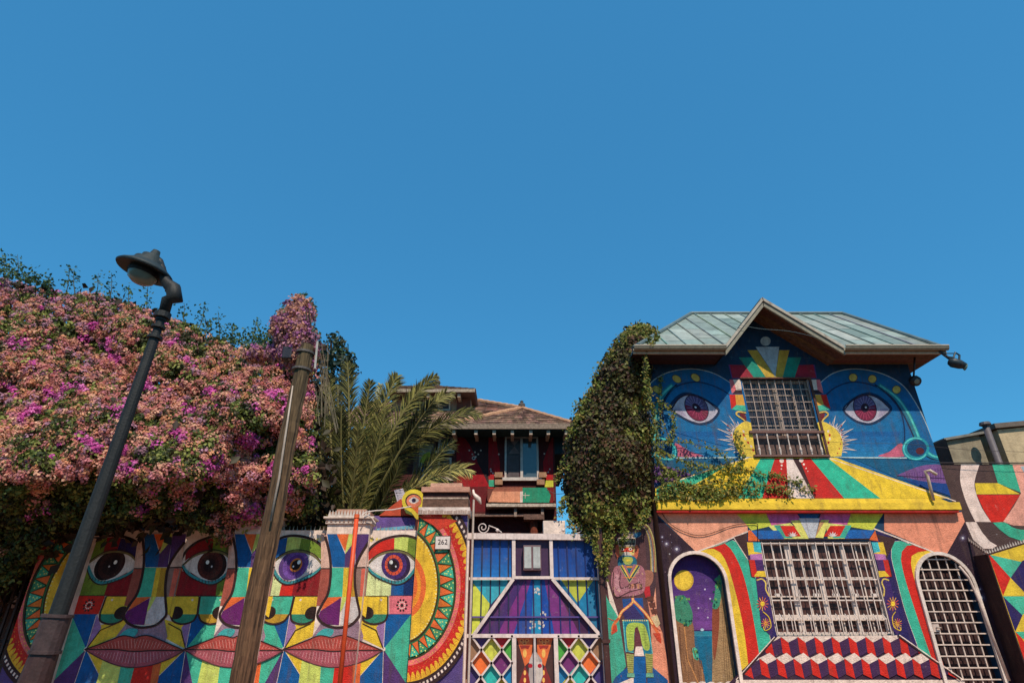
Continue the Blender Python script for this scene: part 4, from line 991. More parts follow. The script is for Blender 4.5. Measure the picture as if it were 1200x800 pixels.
def house_roof():
    roof=thing  # placeholder
    Yf=11.3; zE=ZE; RC=(134,152,146)
    eL=P(742,409,Yf); eR=P(1110,414,Yf); fl=P(850,412,Yf); ax=P(893,353,Yf); fr=P(988,410,Yf)
    z=zE; eL.z=z; eR.z=z; fl.z=z; fr.z=z
    Yr=14.3; rl=P(810,368,Yr); zr=rl.z; rr=Vector((P(990,378,Yr).x,Yr,zr)); 
    g=G(); 
    def plane(a,b,c,d,n,col,rib=True):   # a-b eave (left-right), d-c ridge
        g.hexa([a,b,c,d],(0,0,-.04),lin(col))
        L=(b-a).length; m=max(2,int(L/.38)); 
        for k in range(m+1):
            t=k/m; p=a+(b-a)*t; q=d+(c-d)*t
            nrm=(b-a).cross(d-a).normalized()*.028; 
            if nrm.z<0: nrm=-nrm
            s=(b-a).normalized()*.016
            g.hexa([p-s,p+s,q+s,q-s],nrm,tuple(list(lin((min(col[0]+12,255),col[1]+12,col[2]+8))[:3])+[1]))
    def slopes(a,b,c,d,col):
        # ribs run straight up the slope: sample vertical ribs in the trapezoid
        nrm=(b-a).cross(d-a).normalized(); 
        if nrm.z<0: nrm=-nrm
        g.hexa([a,b,c,d],nrm*-.04,lin(col))
        u=(b-a).normalized(); up=nrm.cross(u); up=up if up.z>0 else -up
        L=(b-a).length; m=int(L/.3); H=(d-a).dot(up)
        dl=(d-a).dot(u); cl=(c-a).dot(u)
        for k in range(1,m):
            x=L*k/m
            if x<dl: h=H*x/dl if dl>0 else H
            elif x>cl: h=H*(L-x)/(L-cl)
            else: h=H
            if h<.1: continue
            p=a+u*x; q=p+up*h; s=u*.014
            cc_=lin((col[0]+random.randint(-14,14),col[1]+random.randint(-14,14),col[2]+random.randint(-12,12)))
            g.hexa([p-s,p+s,q+s,q-s],nrm*.03,cc_)
            # sheet patch with own tone
            if k%2==0 and h>.3 and k<m-1:
                w=u*(L/m*2-.03); f=random.uniform(.35,.6)
                g.hexa([p+u*.02,p+w,p+w+up*h*f*.8,p+u*.02+up*h*f*.8],nrm*.006,lin((col[0]+random.randint(-10,22),col[1]+random.randint(-10,16),col[2]+random.randint(-14,10))))
    bl=Vector((eL.x,17.3,z)); br=Vector((eR.x,17.3,z))
    nF=(eR-eL).cross(rl-eL).normalized(); nF=nF if nF.z>0 else -nF
    uF=Vector((1,0,0)); upF=nF.cross(uF); upF=upF if upF.z>0 else -upF
    V=Vector((ax.x,Yf+(ax.z-z)/(zr-z)*(Yr-Yf),ax.z))
    def front(poly):
        g.hexa(poly,nF*-.04,lin(RC)); q=[((p-eL).dot(uF),(p-eL).dot(upF)) for p in poly]
        x0=min(a[0] for a in q); x1=max(a[0] for a in q); k=math.ceil(x0/.42)
        while k*.42<x1-.03:
            x=k*.42; hs=[]
            for i in range(len(q)):
                a,b=q[i-1],q[i]
                if (a[0]>x)!=(b[0]>x): hs.append(a[1]+(b[1]-a[1])*(x-a[0])/(b[0]-a[0]))
            k+=1
            if len(hs)<2: continue
            h0,h1=min(hs),max(hs)
            if h1-h0<.1: continue
            p=eL+uF*x+upF*h0; r_=eL+uF*x+upF*h1; sd_=uF*.013
            g.hexa([p-sd_,p+sd_,r_+sd_,r_-sd_],nF*.03,lin((RC[0]+random.randint(-20,10),RC[1]+random.randint(-20,10),RC[2]+random.randint(-16,8))))
            h=h0
            while h<h1-.25:
                hh_=min(h+random.uniform(.5,1.3),h1); w_=uF*.38
                # keep the sheet inside the polygon by shortening at slanted ends
                def inside(xx,yy):
                    c=False
                    for i in range(len(q)):
                        a,b=q[i-1],q[i]
                        if (a[1]>yy)!=(b[1]>yy) and xx<(b[0]-a[0])*(yy-a[1])/(b[1]-a[1])+a[0]: c=not c
                    return c
                if inside(x+.4,h+.03) and inside(x+.4,hh_-.05) and inside(x+.02,hh_-.05):
                    P0=eL+uF*(x+.02)+upF*(h+.01); P1=eL+uF*(x+.02)+upF*(hh_-.01); v=random.uniform(-16,22)
                    g.hexa([P0,P0+w_,P1+w_,P1],nF*.006,lin((RC[0]+v+random.randint(-6,10),RC[1]+v,RC[2]+v)))
                h=hh_
    front([eL,fl,V,rl]); front([fr,eR,rr,V]); front([rl,V,rr])
    g.hexa([eL,rl,bl],(0,0,-.05),lin((104,128,130))); g.hexa([eR,br,rr],(0,0,-.05),lin((104,128,130))); g.hexa([bl,rl,rr,br],(0,0,-.05),lin(RC))
    for a,b in ((eL,rl),(eR,rr),(rl,rr)): g.tube([a+Vector((0,0,.03)),b+Vector((0,0,.03))],.05,lin((96,116,120)),8)
    off=Vector((0,0,.03))
    g.hexa([fl+off,ax+off,V+off],(0,0,-.05),lin((100,124,126))); g.hexa([fr+off,ax+off,V+off],(0,0,-.05),lin((100,124,126)))
    g.tube([ax+Vector((0,-.02,.03)),V+Vector((0,0,.03))],.05,lin((84,104,110)),8); g.tube([fl+off,V+off],.035,lin((60,76,84)),6); g.tube([fr+off,V+off],.035,lin((60,76,84)),6)
    ro=g.build('roof',METALROOF,house)
    # soffit: main eaves (boards) and gable underside
    g=G(); zs=z-.03
    def soff(x0,x1,y0,y1,c):
        n=max(1,int((y1-y0)/.1)); 
        for k in range(n): g.box((x0,y0+(y1-y0)*k/n+.004,zs-.03),(x1,y0+(y1-y0)*(k+1)/n-.004,zs-random.random()*.004),lin(tuple(int(v*random.uniform(.85,1.1)) for v in c)))
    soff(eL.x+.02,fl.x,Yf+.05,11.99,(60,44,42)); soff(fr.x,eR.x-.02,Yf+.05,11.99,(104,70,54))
    g.box((HU1+.001,12,zs-.03),(eR.x-.02,17.2,zs),lin((90,60,50))); g.box((eL.x+.02,12,zs-.03),(HX0-.001,17.2,zs),lin((60,44,42)))
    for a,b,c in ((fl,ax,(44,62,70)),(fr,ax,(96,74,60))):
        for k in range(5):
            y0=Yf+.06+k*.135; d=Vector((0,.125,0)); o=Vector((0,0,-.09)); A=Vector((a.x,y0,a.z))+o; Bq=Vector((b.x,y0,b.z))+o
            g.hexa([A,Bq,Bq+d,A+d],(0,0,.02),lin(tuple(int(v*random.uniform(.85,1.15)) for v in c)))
    g.build('soffit',WOOD,ro)
    # rake boards and gutters
    g=G(); GC=(140,136,118)
    def board(a,b,h=.13,col=GC,y=Yf-.03):
        a=Vector((a.x,y,a.z)); b=Vector((b.x,y,b.z)); g.hexa([a+Vector((0,0,-h)),b+Vector((0,0,-h)),b+Vector((0,0,.05)),a+Vector((0,0,.05))],(0,.05,0),lin(col))
        g.hexa([a+Vector((0,-.03,0)),b+Vector((0,-.03,0)),b+Vector((0,-.03,.06)),a+Vector((0,-.03,.06))],(0,.029,0),lin((176,168,154)))
    board(fl,ax); board(ax,fr)
    g.build('rake_board',PAINTM,ro,bevel=.008)
    g=G()
    def gutter(a,b):
        n=8; prof=[(-.07*math.sin(math.pi*k/n)*1.1-.0, -.09*math.sin(math.pi*k/n)+.02-.10*0, .07*math.cos(math.pi*k/n)) for k in range(n+1)]
        pr=[(-.06-.065*math.cos(math.pi*k/n), .03-.085*math.sin(math.pi*k/n)) for k in range(n+1)]
        for i in range(n):
            g.hexa([(a.x,Yf+pr[i][0],a.z+pr[i][1]),(b.x,Yf+pr[i][0],b.z+pr[i][1]),(b.x,Yf+pr[i+1][0],b.z+pr[i+1][1]),(a.x,Yf+pr[i+1][0],a.z+pr[i+1][1])],(0,.004,.004),lin(GC))
        g.box((a.x,Yf+.004,a.z-.11),(b.x,Yf+.04,a.z+.0),lin((190,164,136))); g.box((a.x,Yf-.135,a.z+.03),(b.x,Yf-.115,a.z+.05),lin((200,186,166)))
    gutter(eL,fl); g.build('gutter',PAINTM,ro); g=G(); gutter(fr,eR); g.build('gutter',PAINTM,ro)
    # downpipe at the left corner, largely in the ivy
    g=G(); g.tube([eL+Vector((.3,.1,-.1)),Vector((HX0-.02,11.93,z-.5)),Vector((HX0-.02,11.93,.14))],.04,lin((70,50,46)),10); g.build('downpipe',PAINTM,house,smooth=True)
    # eave end fitting
    r=thing('floodlight','dark lamp fitting on a bracket at the right tip of the roof eave','lamp',eR)
    g=G(); o=P(1118,424,11.25); g.tube([eR+Vector((-.15,.0,-.05)),o+Vector((0,0,.0))],.03,lin((36,50,60)),8); g.tube([o+Vector((-.12,0,.12)),o+Vector((.02,0,.1)),o+Vector((.1,0,.22)),o+Vector((.17,0,.16)),o+Vector((.1,0,-.02))],.022,lin((40,60,70)),8); g.tube([o+Vector((-.14,0,.2)),o+Vector((.14,0,.2))],.012,lin((40,60,70)),6); g.build('bracket',PAINTM,r)
    g=G(); g.lathe([(0,-.22),(.06,-.2),(.10,-.08),(.11,.05),(.07,.12),(0,.14)],o+Vector((.02,0,-.03)),(-.85,.1,.35),lin((26,44,54)),12); g.build('lamp_head',PAINTM,r,smooth=True)
    g=G(); g.lathe([(0,-.03),(.05,-.02),(.08,.02),(0,.03)],o+Vector((.17,-.02,-.12)),(.85,-.1,-.35),lin((120,150,160)),12); g.build('lens',LAMPGLASS,r)
    r=thing('spotlight','small round dark spotlight under the right eave of the painted house','lamp',P(1073,444,11.8))
    g=G(); o=P(1072,446,11.75); g.lathe([(0,.1),(.09,.08),(.12,0),(.11,-.06),(0,-.07)],o,(0,.7,.5),lin((30,26,30)),14); g.tube([o+Vector((.02,.05,.05)),Vector((eR.x-.5,11.6,z-.06))],.02,lin((30,26,30)),6); g.build('lamp_head',PAINTM,r,smooth=True)
    g=G(); g.lathe([(0,-.075),(.05,-.078),(.06,-.07),(0,-.068)],o,(0,.7,.5),lin((220,224,224)),12); g.build('lens',LAMPGLASS,r)
house_roof()
# ================================================================== neighbour wall, right pier, far building
def r5(*a): return [(1100+a[i]/5.714,520+a[i+1]/5.714) for i in range(0,len(a),2)]
def neighbour():
    Yn=12.06; x0=HU1+.003; x1=P(1330,560,Yn).x; z1=P(1150,543.5,Yn).z
    root=thing('neighbour_wall','tall dark wall with a big white crescent and red-yellow-green shapes','wall',((x0+x1)/2,12.06,0))
    g=G(); g.box((x0,Yn,0),(x1,Yn+.2,z1),lin((80,58,58)))
    p=Paint(Yn,clip=rect_px(x0+.002,x1-.002,.02,z1-.003,Yn))
    p.poly([(1085,540),(1400,540),(1400,900),(1085,900)],(84,62,60))
    p.poly(sm(r5(150,130,143,240,170,350,205,440,245,520),5)+sm(r5(350,522,290,430,250,330,240,250,275,130),5),(240,214,204))
    p.poly(r5(178,522,250,522,290,590,340,650,390,680,360,700,300,700,230,640),(240,214,204))
    p.poly(r5(242,262,398,262,545,335,252,336),(238,202,44)); p.poly(r5(255,340,545,340,485,430,432,522,350,522,300,440),(228,40,26))
    p.poly(r5(355,130,490,130,550,325,395,262),(56,182,146)); p.poly(r5(490,130,900,130,900,560,500,545,430,520,500,420,550,330),(242,166,146)); p.poly(r5(545,150,700,140,700,260,575,200),(176,196,206))
    p.poly(sm(r5(362,526,440,524,500,560,600,575,800,560),4)+r5(800,660,560,650,470,620,410,575),(56,182,146))
    p.poly(r5(0,440,150,440,160,470,30,720,-60,720,-60,430),(242,140,110)) if 0 else None
    for k in range(60):
        x=random.uniform(1120,1190); y=random.uniform(620,800)
        p.ell(x,y,random.choice((.3,.4,.6)),.45,col=random.choice(((200,196,206),(150,150,190),(190,150,160))),n=6)
    p.flush(g,1); g.build('wall_panel',[PLASTER,MURAL],root)
    g=G(); g.tube([(x0,Yn-.02,z1+.02),(x1,Yn-.02,z1+.02)],.012,lin((60,50,50)),6); g.build('top_cable',PAINTM,root)
    # right pier with harlequin triangles
    Yp=11.62; xa=P(1159,655,Yp).x; xb=P(1330,655,Yp).x; z0=P(1159,649,Yp).z; z2=P(1200,636,Yp).z; sl=(z2-z0)/(P(1200,636,Yp).x-xa)
    root=thing('harlequin_wall','low wall at the right edge painted with coloured triangles and topped with spikes','wall',(xa,Yp,0))
    g=G(); zr=z0+sl*(xb-xa); g.hexa([(xa,Yp,0),(xb,Yp,0),(xb,Yp,zr),(xa,Yp,z0)],(0,.4,0),lin((60,36,36)))
    p=Paint(Yp,clip=[proj(Vector(v)) for v in ((xa+.02,Yp,.02),(xb-.01,Yp,.02),(xb-.01,Yp,zr-.02),(xa+.02,Yp,z0-.02))])
    def q(*a): return [(1100+a[i]/5.714,660+a[i+1]/5.714) for i in range(0,len(a),2)]
    p.poly(q(300,-80,900,-200,1200,-200,1200,1200,300,1200),YC:=(232,196,48))
    p.poly(q(330,-70,395,0,480,95,430,215),R); p.poly(q(340,-60,560,-10,480,95,395,0),T); p.poly(q(560,-20,700,-60,700,200,571,190,480,95),NV); p.poly(q(480,95,571,190,650,215,430,215),YC)
    p.poly(q(430,218,600,218,640,260,560,345),T); p.poly(q(430,218,560,345,512,455),NV); p.poly(q(560,345,640,260,700,460,512,455),YC); p.poly(q(512,455,700,455,640,520,560,500),T); p.poly(q(512,455,560,505,640,640,575,660),R)
    p.poly(q(560,505,640,520,720,640,640,640),YC); p.poly(q(575,665,720,640,700,760,640,760),NV); p.poly(q(640,640,900,455,900,760),R)
    p.poly(q(640,-70,760,-90,760,90,700,60),R); p.poly(q(700,60,760,90,800,300,650,215),T)
    p.flush(g,1); g.build('wall_panel',[PLASTER,MURAL],root)
    g=G(); x=xa
    while x<xb:
        z=z0+sl*(x-xa); g.hexa([(x-.02,Yp+.05,z),(x+.02,Yp+.05,z),(x+.0,Yp+.05,z+.07)],(0,.015,0),lin((206,190,180))); x+=.055
    x=P(1137,627,11.9).x; 
    g.tube([(x+(xa-x)*k/8,11.98-.36*k/8,P(1137,634,12).z+(z0-P(1137,634,12).z)*k/8) for k in range(9)],.02,lin((110,80,74)),6)
    for k in range(8):
        t=(k+.5)/8; xx=x+(xa-x)*t; z=P(1137,634,12).z+(z0-P(1137,634,12).z)*t; g.hexa([(xx-.02,11.98-.36*t,z),(xx+.02,11.98-.36*t,z),(xx-.01,11.98-.36*t,z+.09)],(0,.015,0),lin((170,150,140)))
    g.build('spikes',PAINTM,root)
    # far concrete building
    Yf=15.5; root=thing('concrete_building','plain beige concrete building rising behind the neighbour wall','building',(P(1150,540,Yf).x,Yf,0))
    g=G(); xa=P(1097,540,Yf).x; xb=P(1112,540,Yf).x; xc=P(1158,540,Yf).x; xd=P(1330,540,Yf).x
    zt1=P(1105,517,Yf).z; zt2=P(1150,509,Yf).z; zt3=P(1200,505,Yf).z
    g.hexa([(xa,Yf-.6,0),(xb+.1,Yf,0),(xb+.1,Yf,zt1+.02),(xa,Yf-.6,zt1-.1)],(.0,3,0),lin((120,86,76)))
    g.hexa([(xb+.1,Yf,0),(xc,Yf,0),(xc,Yf,zt2),(xb+.1,Yf,zt1)],(0,4,0),lin((150,140,118)))
    g.hexa([(xc+.3,Yf-.3,0),(xd,Yf-.3,0),(xd,Yf-.3,zt3+.3),(xc+.3,Yf-.3,zt3-.05)],(0,4,0),lin((196,176,140)))
    g.build('wall',PLASTER,root)
    g=G(); g.hexa([(xb,Yf-.1,zt1+.003),(xc+.1,Yf-.1,zt2+.003),(xc+.1,Yf-.1,zt2+.07),(xb,Yf-.1,zt1+.07)],(0,4,0),lin((130,130,124))); g.hexa([(xc+.2,Yf-.4,zt3-.03),(xd,Yf-.4,zt3+.32),(xd,Yf-.4,zt3+.44),(xc+.2,Yf-.4,zt3+.1)],(0,4,0),lin((110,100,92))); g.build('roof',PLASTER,root)
    r=thing('vent_pipe','thin grey pipe with a capped top in front of the beige building','pipe',(P(1165,540,15).x,15,0)); g=G(); t=P(1155,499,15); g.tube([(t.x,15,0),t],.08,lin((96,90,96)),10); g.build('pipe_shaft',PAINTM,r,smooth=True); g=G(); g.lathe([(.08,0),(.14,.03),(.12,.1),(0,.12)],t,(0,0,1),lin((80,80,90)),12); g.build('cap',PAINTM,r)
neighbour()
# ================================================================== red house behind
def b3(x,y): return (340+x/3.333,400+y/3.333)
def bb(*a): return [b3(a[i],a[i+1]) for i in range(0,len(a),2)]
def red_house():
    Yh=18.0; root=thing('red_house','old red house with tiled hip roof and dormer behind the garden wall','house',(P(600,600,Yh).x,Yh,0))
    def q(x,y,Y=Yh): return P(*b3(x,y),Y)
    Ye=17.2; ze=q(800,326,Ye).z
    x0=q(250,330).x; x1=q(1030,330).x
    zc=q(900,640).z
    g=G(); g.box((x0,Yh,0),(x1,Yh+7,ze+.05),lin((84,36,34)))
    p=Paint(Yh,clip=rect_px(x0+.002,x1-.002,1,ze,Yh))
    def f(*a): return bb(*a)
    p.poly(f(640,330,1040,330,1040,740,640,740),(92,32,32)); p.poly(f(650,345,700,345,780,570,775,650,650,650),(176,20,30)); p.poly(f(655,345,775,340,775,560,700,400),(66,40,42)); p.poly(f(700,400,770,560,770,600,655,570,655,345),(176,20,30))
    p.poly(f(690,350,772,345,772,535,735,480),(64,38,40)); p.poly(f(645,570,772,565,772,665,690,665),(116,26,32))
    p.poly(f(775,350,820,470,818,540,775,540),(196,22,32)); p.poly(f(778,350,800,350,818,470,815,540,776,540),(196,22,32)); p.poly(f(1027,360,1027,540,992,540,988,470),(196,22,32))
    p.poly(f(776,540,812,540,812,566,776,566),(60,190,150)); p.poly(f(995,542,1028,542,1028,568,995,568),(214,214,60)); p.poly(f(774,570,812,570,775,620),R); p.poly(f(995,570,1028,570,1028,622),R)
    for (x,y) in ((815,440),(993,438),(785,506),(792,514),(800,522),(1000,522),(1008,510),(1014,498),(783,498),(700,425),(712,440),(725,450),(715,458),(735,440),(745,425),(722,432)): p.ell(*b3(x,y),1.0,1.0,col=(236,214,206),n=8)
    p.ell(*b3(717,455),2.2,2.2,col=(226,206,200),n=12); p.ell(*b3(717,455),1.2,1.2,col=(60,40,42),n=10)
    p.poly(f(495,360,570,360,570,570,470,570),(128,92,76)); p.poly(f(505,400,560,400,555,480,510,560,500,560),(190,170,140)); p.poly(f(505,470,520,440,545,430,555,455,530,480),(206,196,60)); p.poly(f(502,500,522,480,524,540,503,540),B); p.poly(f(535,490,556,480,552,535,532,545),B); p.poly(f(502,540,552,540,545,566,505,566),(238,206,90))
    p.poly(f(430,565,520,565,500,590,430,590),R)
    p.flush(g,1); g.build('wall',[PLASTER,MURAL],root)
    # bay under the window
    zb1=q(900,565).z; zb0=q(900,628).z; g=G(); xa=q(772,600).x; xb=q(1030,600).x
    g.box((xa,17.72,zb0),(xb,17.995,zb1-.12),lin((120,60,50))); pp=Paint(17.72,clip=None)
    pp.poly(bb(800,568,908,568,908,585,790,585),(170,96,74)); pp.poly(bb(790,585,908,585,905,628,774,626),(240,160,124)); pp.poly(bb(908,570,1002,570,1018,600,1012,628,905,628),(36,156,120)); pp.poly(bb(898,585,910,585,908,628,898,628),(236,214,206)); pp.poly(bb(1002,570,1028,570,1028,628,1014,628,1020,600),(140,20,26))
    pp.line(bb(905,600,935,600),.7,W); pp.line(bb(918,590,918,612),.7,W)
    pp.flush(g,1); g.build('window_apron',[PLASTER,MURAL],root)
    g=G(); z=q(900,640,17.6).z; g.box((xa-.02,17.55,z-.04),(xb+.02,17.99,z+.05),lin((206,190,176))); g.box((q(700,680,17.8).x,17.7,q(700,684,17.8).z),(q(985,680,17.8).x,17.95,q(700,674,17.8).z),lin((140,110,100)))
    for x in (880,985): a=q(x,650,17.7); g.box((a.x-.04,17.65,a.z-.25),(a.x+.04,17.9,a.z+.1),lin((170,150,140)))
    g.build('balcony_slab',WOOD,root)
    g=G(); a=q(952,690,17.6); g.tube([(a.x,17.7,0),(a.x,17.7,q(952,690,17.7).z)],.12,lin((130,62,40)),12); g.box((a.x-.3,17.45,q(952,697,17.6).z),(a.x+.3,17.9,q(952,677,17.6).z),lin((120,90,80))); g.build('porch_column',WOOD,root)
    # windows
    def window(x0,x1,y0,y1,col,leafs,gl,label=None,Y=Yh):
        a=P(*b3((x0+x1)/2,y0),Y); b=P(*b3((x0+x1)/2,y1),Y); xa=P(*b3(x0,(y0+y1)/2),Y).x; xb=P(*b3(x1,(y0+y1)/2),Y).x
        g=G(); c=lin(col); t=.06; yf=Y-.07
        g.box((xa,yf,b.z),(xa+t,yf+.066,a.z),c); g.box((xb-t,yf,b.z),(xb,yf+.066,a.z),c); g.box((xa+t,yf,a.z-t),(xb-t,yf+.066,a.z),c); g.box((xa-.08,yf-.04,b.z-.04),(xb+.08,yf+.066,b.z+t),c)
        for k in range(1,leafs): x=xa+(xb-xa)*k/leafs; g.box((x-.04,yf,b.z+t),(x+.04,yf+.06,a.z-t),c)
        w=g.build('window',PAINTM,root); 
        if label: w['label']=label
        for k in range(leafs):
            g=G(); u=xa+(xb-xa)*k/leafs+.045; v=xa+(xb-xa)*(k+1)/leafs-.045
            g.box((u,Y-.03,b.z+t),(v,Y-.006,a.z-t),(0,0,0,1)); g.build('pane',gl if not isinstance(gl,list) else gl[k],w)
        return w,xa,xb,b.z,a.z
    w,xa,xb,z0,z1=window(838,970,372,540,(206,196,190),2,[DARKGLASS,GLASS],'white two-leaf window, one leaf with a patterned red curtain')
    g=G(); m=(xa+xb)/2; 
    g.box((xa+.08,17.955,z0+.1),(xa+.45,17.964,z0+(z1-z0)*.55),lin((96,86,90))); g.box((xa+.47,17.955,z0+.08),(m-.06,17.964,z1-.1),lin((110,34,34)))
    for s in (0,1): 
        zc_=z0+(z1-z0)*(.68+.18*s); g.hexa([(xa+.12,17.957,zc_-.12+.0),(xa+.5,17.957,zc_-.12),(xa+.31,17.957,zc_+.12)] if s==0 else [(xa+.12,17.957,zc_+.12),(xa+.5,17.957,zc_+.12),(xa+.31,17.957,zc_-.12)],(0,.006,0),lin((130,110,110)))
    g.build('curtain',PLASTER,w)
    window(580,634,372,435,(206,190,180),1,GLASS,'small upper square window left of the red panel'); window(577,630,455,540,(196,176,162),1,DARKGLASS,'small dark lower window left of the red panel')
    # corbels
    for (x,y) in ((815,524),(815,552),(985,524),(978,552)):
        g=G(); a=q(x,y); g.box((a.x-.12,17.85,a.z-.08),(a.x+.12,17.995,a.z+.08),lin((176,132,100))); g.build('corbel',PLASTER,root)
    # tiled roof
    rg=G()
    def tiles(a,b,c,d,rows,cols,base=(172,140,122)):
        nrm=(b-a).cross(d-a).normalized(); nrm=nrm if nrm.z>0 else -nrm
        rg.hexa([a,b,c,d],(0,0,-.05),lin((96,74,66)))
        for i in range(rows):
            t0=i/rows; t1=(i+1.15)/rows; t1=min(t1,1)
            A0=a+(d-a)*t0; B0=b+(c-b)*t0; A1_=a+(d-a)*t1; B1_=b+(c-b)*t1
            n=max(1,int(cols*((B0-A0).length/max((b-a).length,.01))))
            for j in range(n):
                s0=j/n; s1=(j+.94)/n
                v=random.choice((0.75,.9,1,1.1,1.25)); cl=(min(255,base[0]*v),base[1]*v*random.uniform(.94,1.04),base[2]*v)
                q0=A0+(B0-A0)*s0+nrm*.07; q1=A0+(B0-A0)*s1+nrm*.07; q2=A1_+(B1_-A1_)*s1+nrm*.015; q3=A1_+(B1_-A1_)*s0+nrm*.015
                rg.hexa([q0,q1,q2,q3],nrm*-.03,lin(cl))
    eL=q(150,326,Ye); eR=q(1100,326,Ye); eL.z=eR.z=ze
    ap=P(611.5,480,20.5); 
    # right hip wing: apex ap, front slope, right slope
    mid=q(640,326,Ye); mid.z=ze
    rg_l=P(560,471,22.0); 
    tiles(mid,eR,ap,ap+Vector((-.02,0,0)),9,26)
    bR=Vector((eR.x,24,ze)); tiles(eR,bR,ap,ap,9,18)
    # main roof plane behind, rising left
    mL=Vector((q(150,326,Ye).x,Ye+.02,ze+.0)); up=Vector((P(430,463,22).x,22,rg_l.z)); 
    tiles(mL,mid+Vector((.6,0,0)),rg_l,up,13,40)
    tiles(mid+Vector((.4,.02,.01)),ap+Vector((0,0,-.02)),ap+Vector((0,0,.0)),rg_l,12,10)
    # the hip line on main roof
    for a,b in ((eR,ap),(mid,ap),(ap,rg_l)): rg.tube([a+(b-a)*k/14+Vector((0,0,.08+.015*(k%2))) for k in range(15)],.07,lin((196,150,116)),6)
    roof=rg.build('roof',TILE,root)
    g=G(); g.box((q(560,326,Ye).x,Ye-.06,ze-.14),(eR.x,Ye+.0,ze+.02),lin((150,132,118))); g.box((q(300,326,Ye).x,Ye-.055,ze-.14),(q(560,326,Ye).x-.001,Ye+.0,ze+.02),lin((150,132,118)))
    g.box((x0-.4,Ye+.01,ze-.16),(eR.x-.02,Yh-.002,ze-.12),lin((34,70,78))); g.box((x1+.003,Yh,ze-.7),(x1+.5,Yh+5,ze-.165),lin((24,58,66))); g.build('fascia',WOOD,roof)  # soffit and end box coloured dark teal: eave shading put into colour
    for x in (640,726,797,868,940,1008,1078):
        g=G(); a=q(x,338,Ye+.03); g.box((a.x-.05,Ye+.02,ze-.30),(a.x+.05,Yh-.01,ze-.163),lin((196,176,160))); g.build('rafter_end',WOOD,roof)
    for x,y,Y in ((905,240,20.5),):
        g=G(); b_=ap; g.lathe([(.16,-.05),(.16,.03),(.09,.06),(.13,.12),(.13,.22),(.05,.28),(.07,.33),(0,.38)],b_,(0,0,1),lin((90,84,80)),12); g.build('finial',TILE,roof)
    # dormer
    Yd=19.6; dg=G(); dz0=P(*b3(570,330),Yd).z; dz1=P(*b3(570,200),Yd).z; dx0=P(*b3(400,230),Yd).x; dx1=P(*b3(706,230),Yd).x
    dg.box((dx0,Yd,dz0-1.2),(dx1,Yd+2.5,dz1+.15),lin((150,124,104)))
    for k in range(12): x=dx1-.9+.0; 
    dg.box((dx1-.5,Yd-.02,dz0-.6),(dx1-.02,Yd-.001,dz1),lin((110,66,56)))
    dm=dg.build('dormer',PLASTER,root)
    for (xa_,xb_) in ((480,522),(528,573),(580,625)):
        a=P(*b3(xa_,226),Yd); b=P(*b3(xb_,270),Yd); g=G(); g.box((a.x,Yd-.05,b.z),(b.x,Yd-.003,a.z),lin((196,180,160))); g.box((a.x+.05,Yd-.06,b.z+.05),(b.x-.05,Yd-.052,a.z-.05),lin((50,30,30))); g.build('window',PAINTM,dm)
    rg=G(); e0=P(*b3(380,188),Yd-.6); e1=P(*b3(722,188),Yd-.6); e1.z=e0.z; apx=P(512,453,Yd+1.2); apx2=Vector((apx.x-1.2,apx.y,apx.z)); 
    rgs=rg
    def t2(a,b,c,d,rows,cols):
        nrm=(b-a).cross(d-a).normalized(); nrm=nrm if nrm.z>0 else -nrm
        rg.hexa([a,b,c,d],(0,0,-.05),lin((96,74,66)))
        for i in range(rows):
            A0=a+(d-a)*i/rows; B0=b+(c-b)*i/rows; A1_=a+(d-a)*min(1,(i+1.1)/rows); B1_=b+(c-b)*min(1,(i+1.1)/rows)
            n=max(1,int(cols*(B0-A0).length/(b-a).length))
            for j in range(n):
                v=random.choice((.7,.85,1,1.1)); s0=j/n; s1=(j+.9)/n; rg.hexa([A0+(B0-A0)*s0+nrm*.06,A0+(B0-A0)*s1+nrm*.06,A1_+(B1_-A1_)*s1+nrm*.01,A1_+(B1_-A1_)*s0+nrm*.01],nrm*-.03,lin((146*v,112*v,94*v)))
    t2(e0,e1,apx,apx2,6,18); t2(e1,e1+Vector((0,3.4,0)),apx,apx,6,14)
    g=rg; rg.box((e0.x,Yd-.64,e0.z-.1),(e1.x,Yd-.601,e0.z+.01),lin((170,156,140))); rg.box((e0.x+.01,Yd-.6,e0.z-.12),(e1.x-.01,Yd+2.4,e0.z-.06),lin((80,56,50)))
    for x in (540,608,660): a=P(*b3(x,205),Yd-.5); rg.box((a.x-.05,Yd-.55,e0.z-.26),(a.x+.05,Yd-.01,e0.z-.121),lin((170,156,140)))
    g.lathe([(.16,-.1),(.15,.03),(.09,.08),(.13,.14),(.12,.22),(.04,.3),(0,.33)],apx,(0,0,1),lin((90,84,80)),12)
    rg.build('dormer_roof',TILE,dm)
red_house()
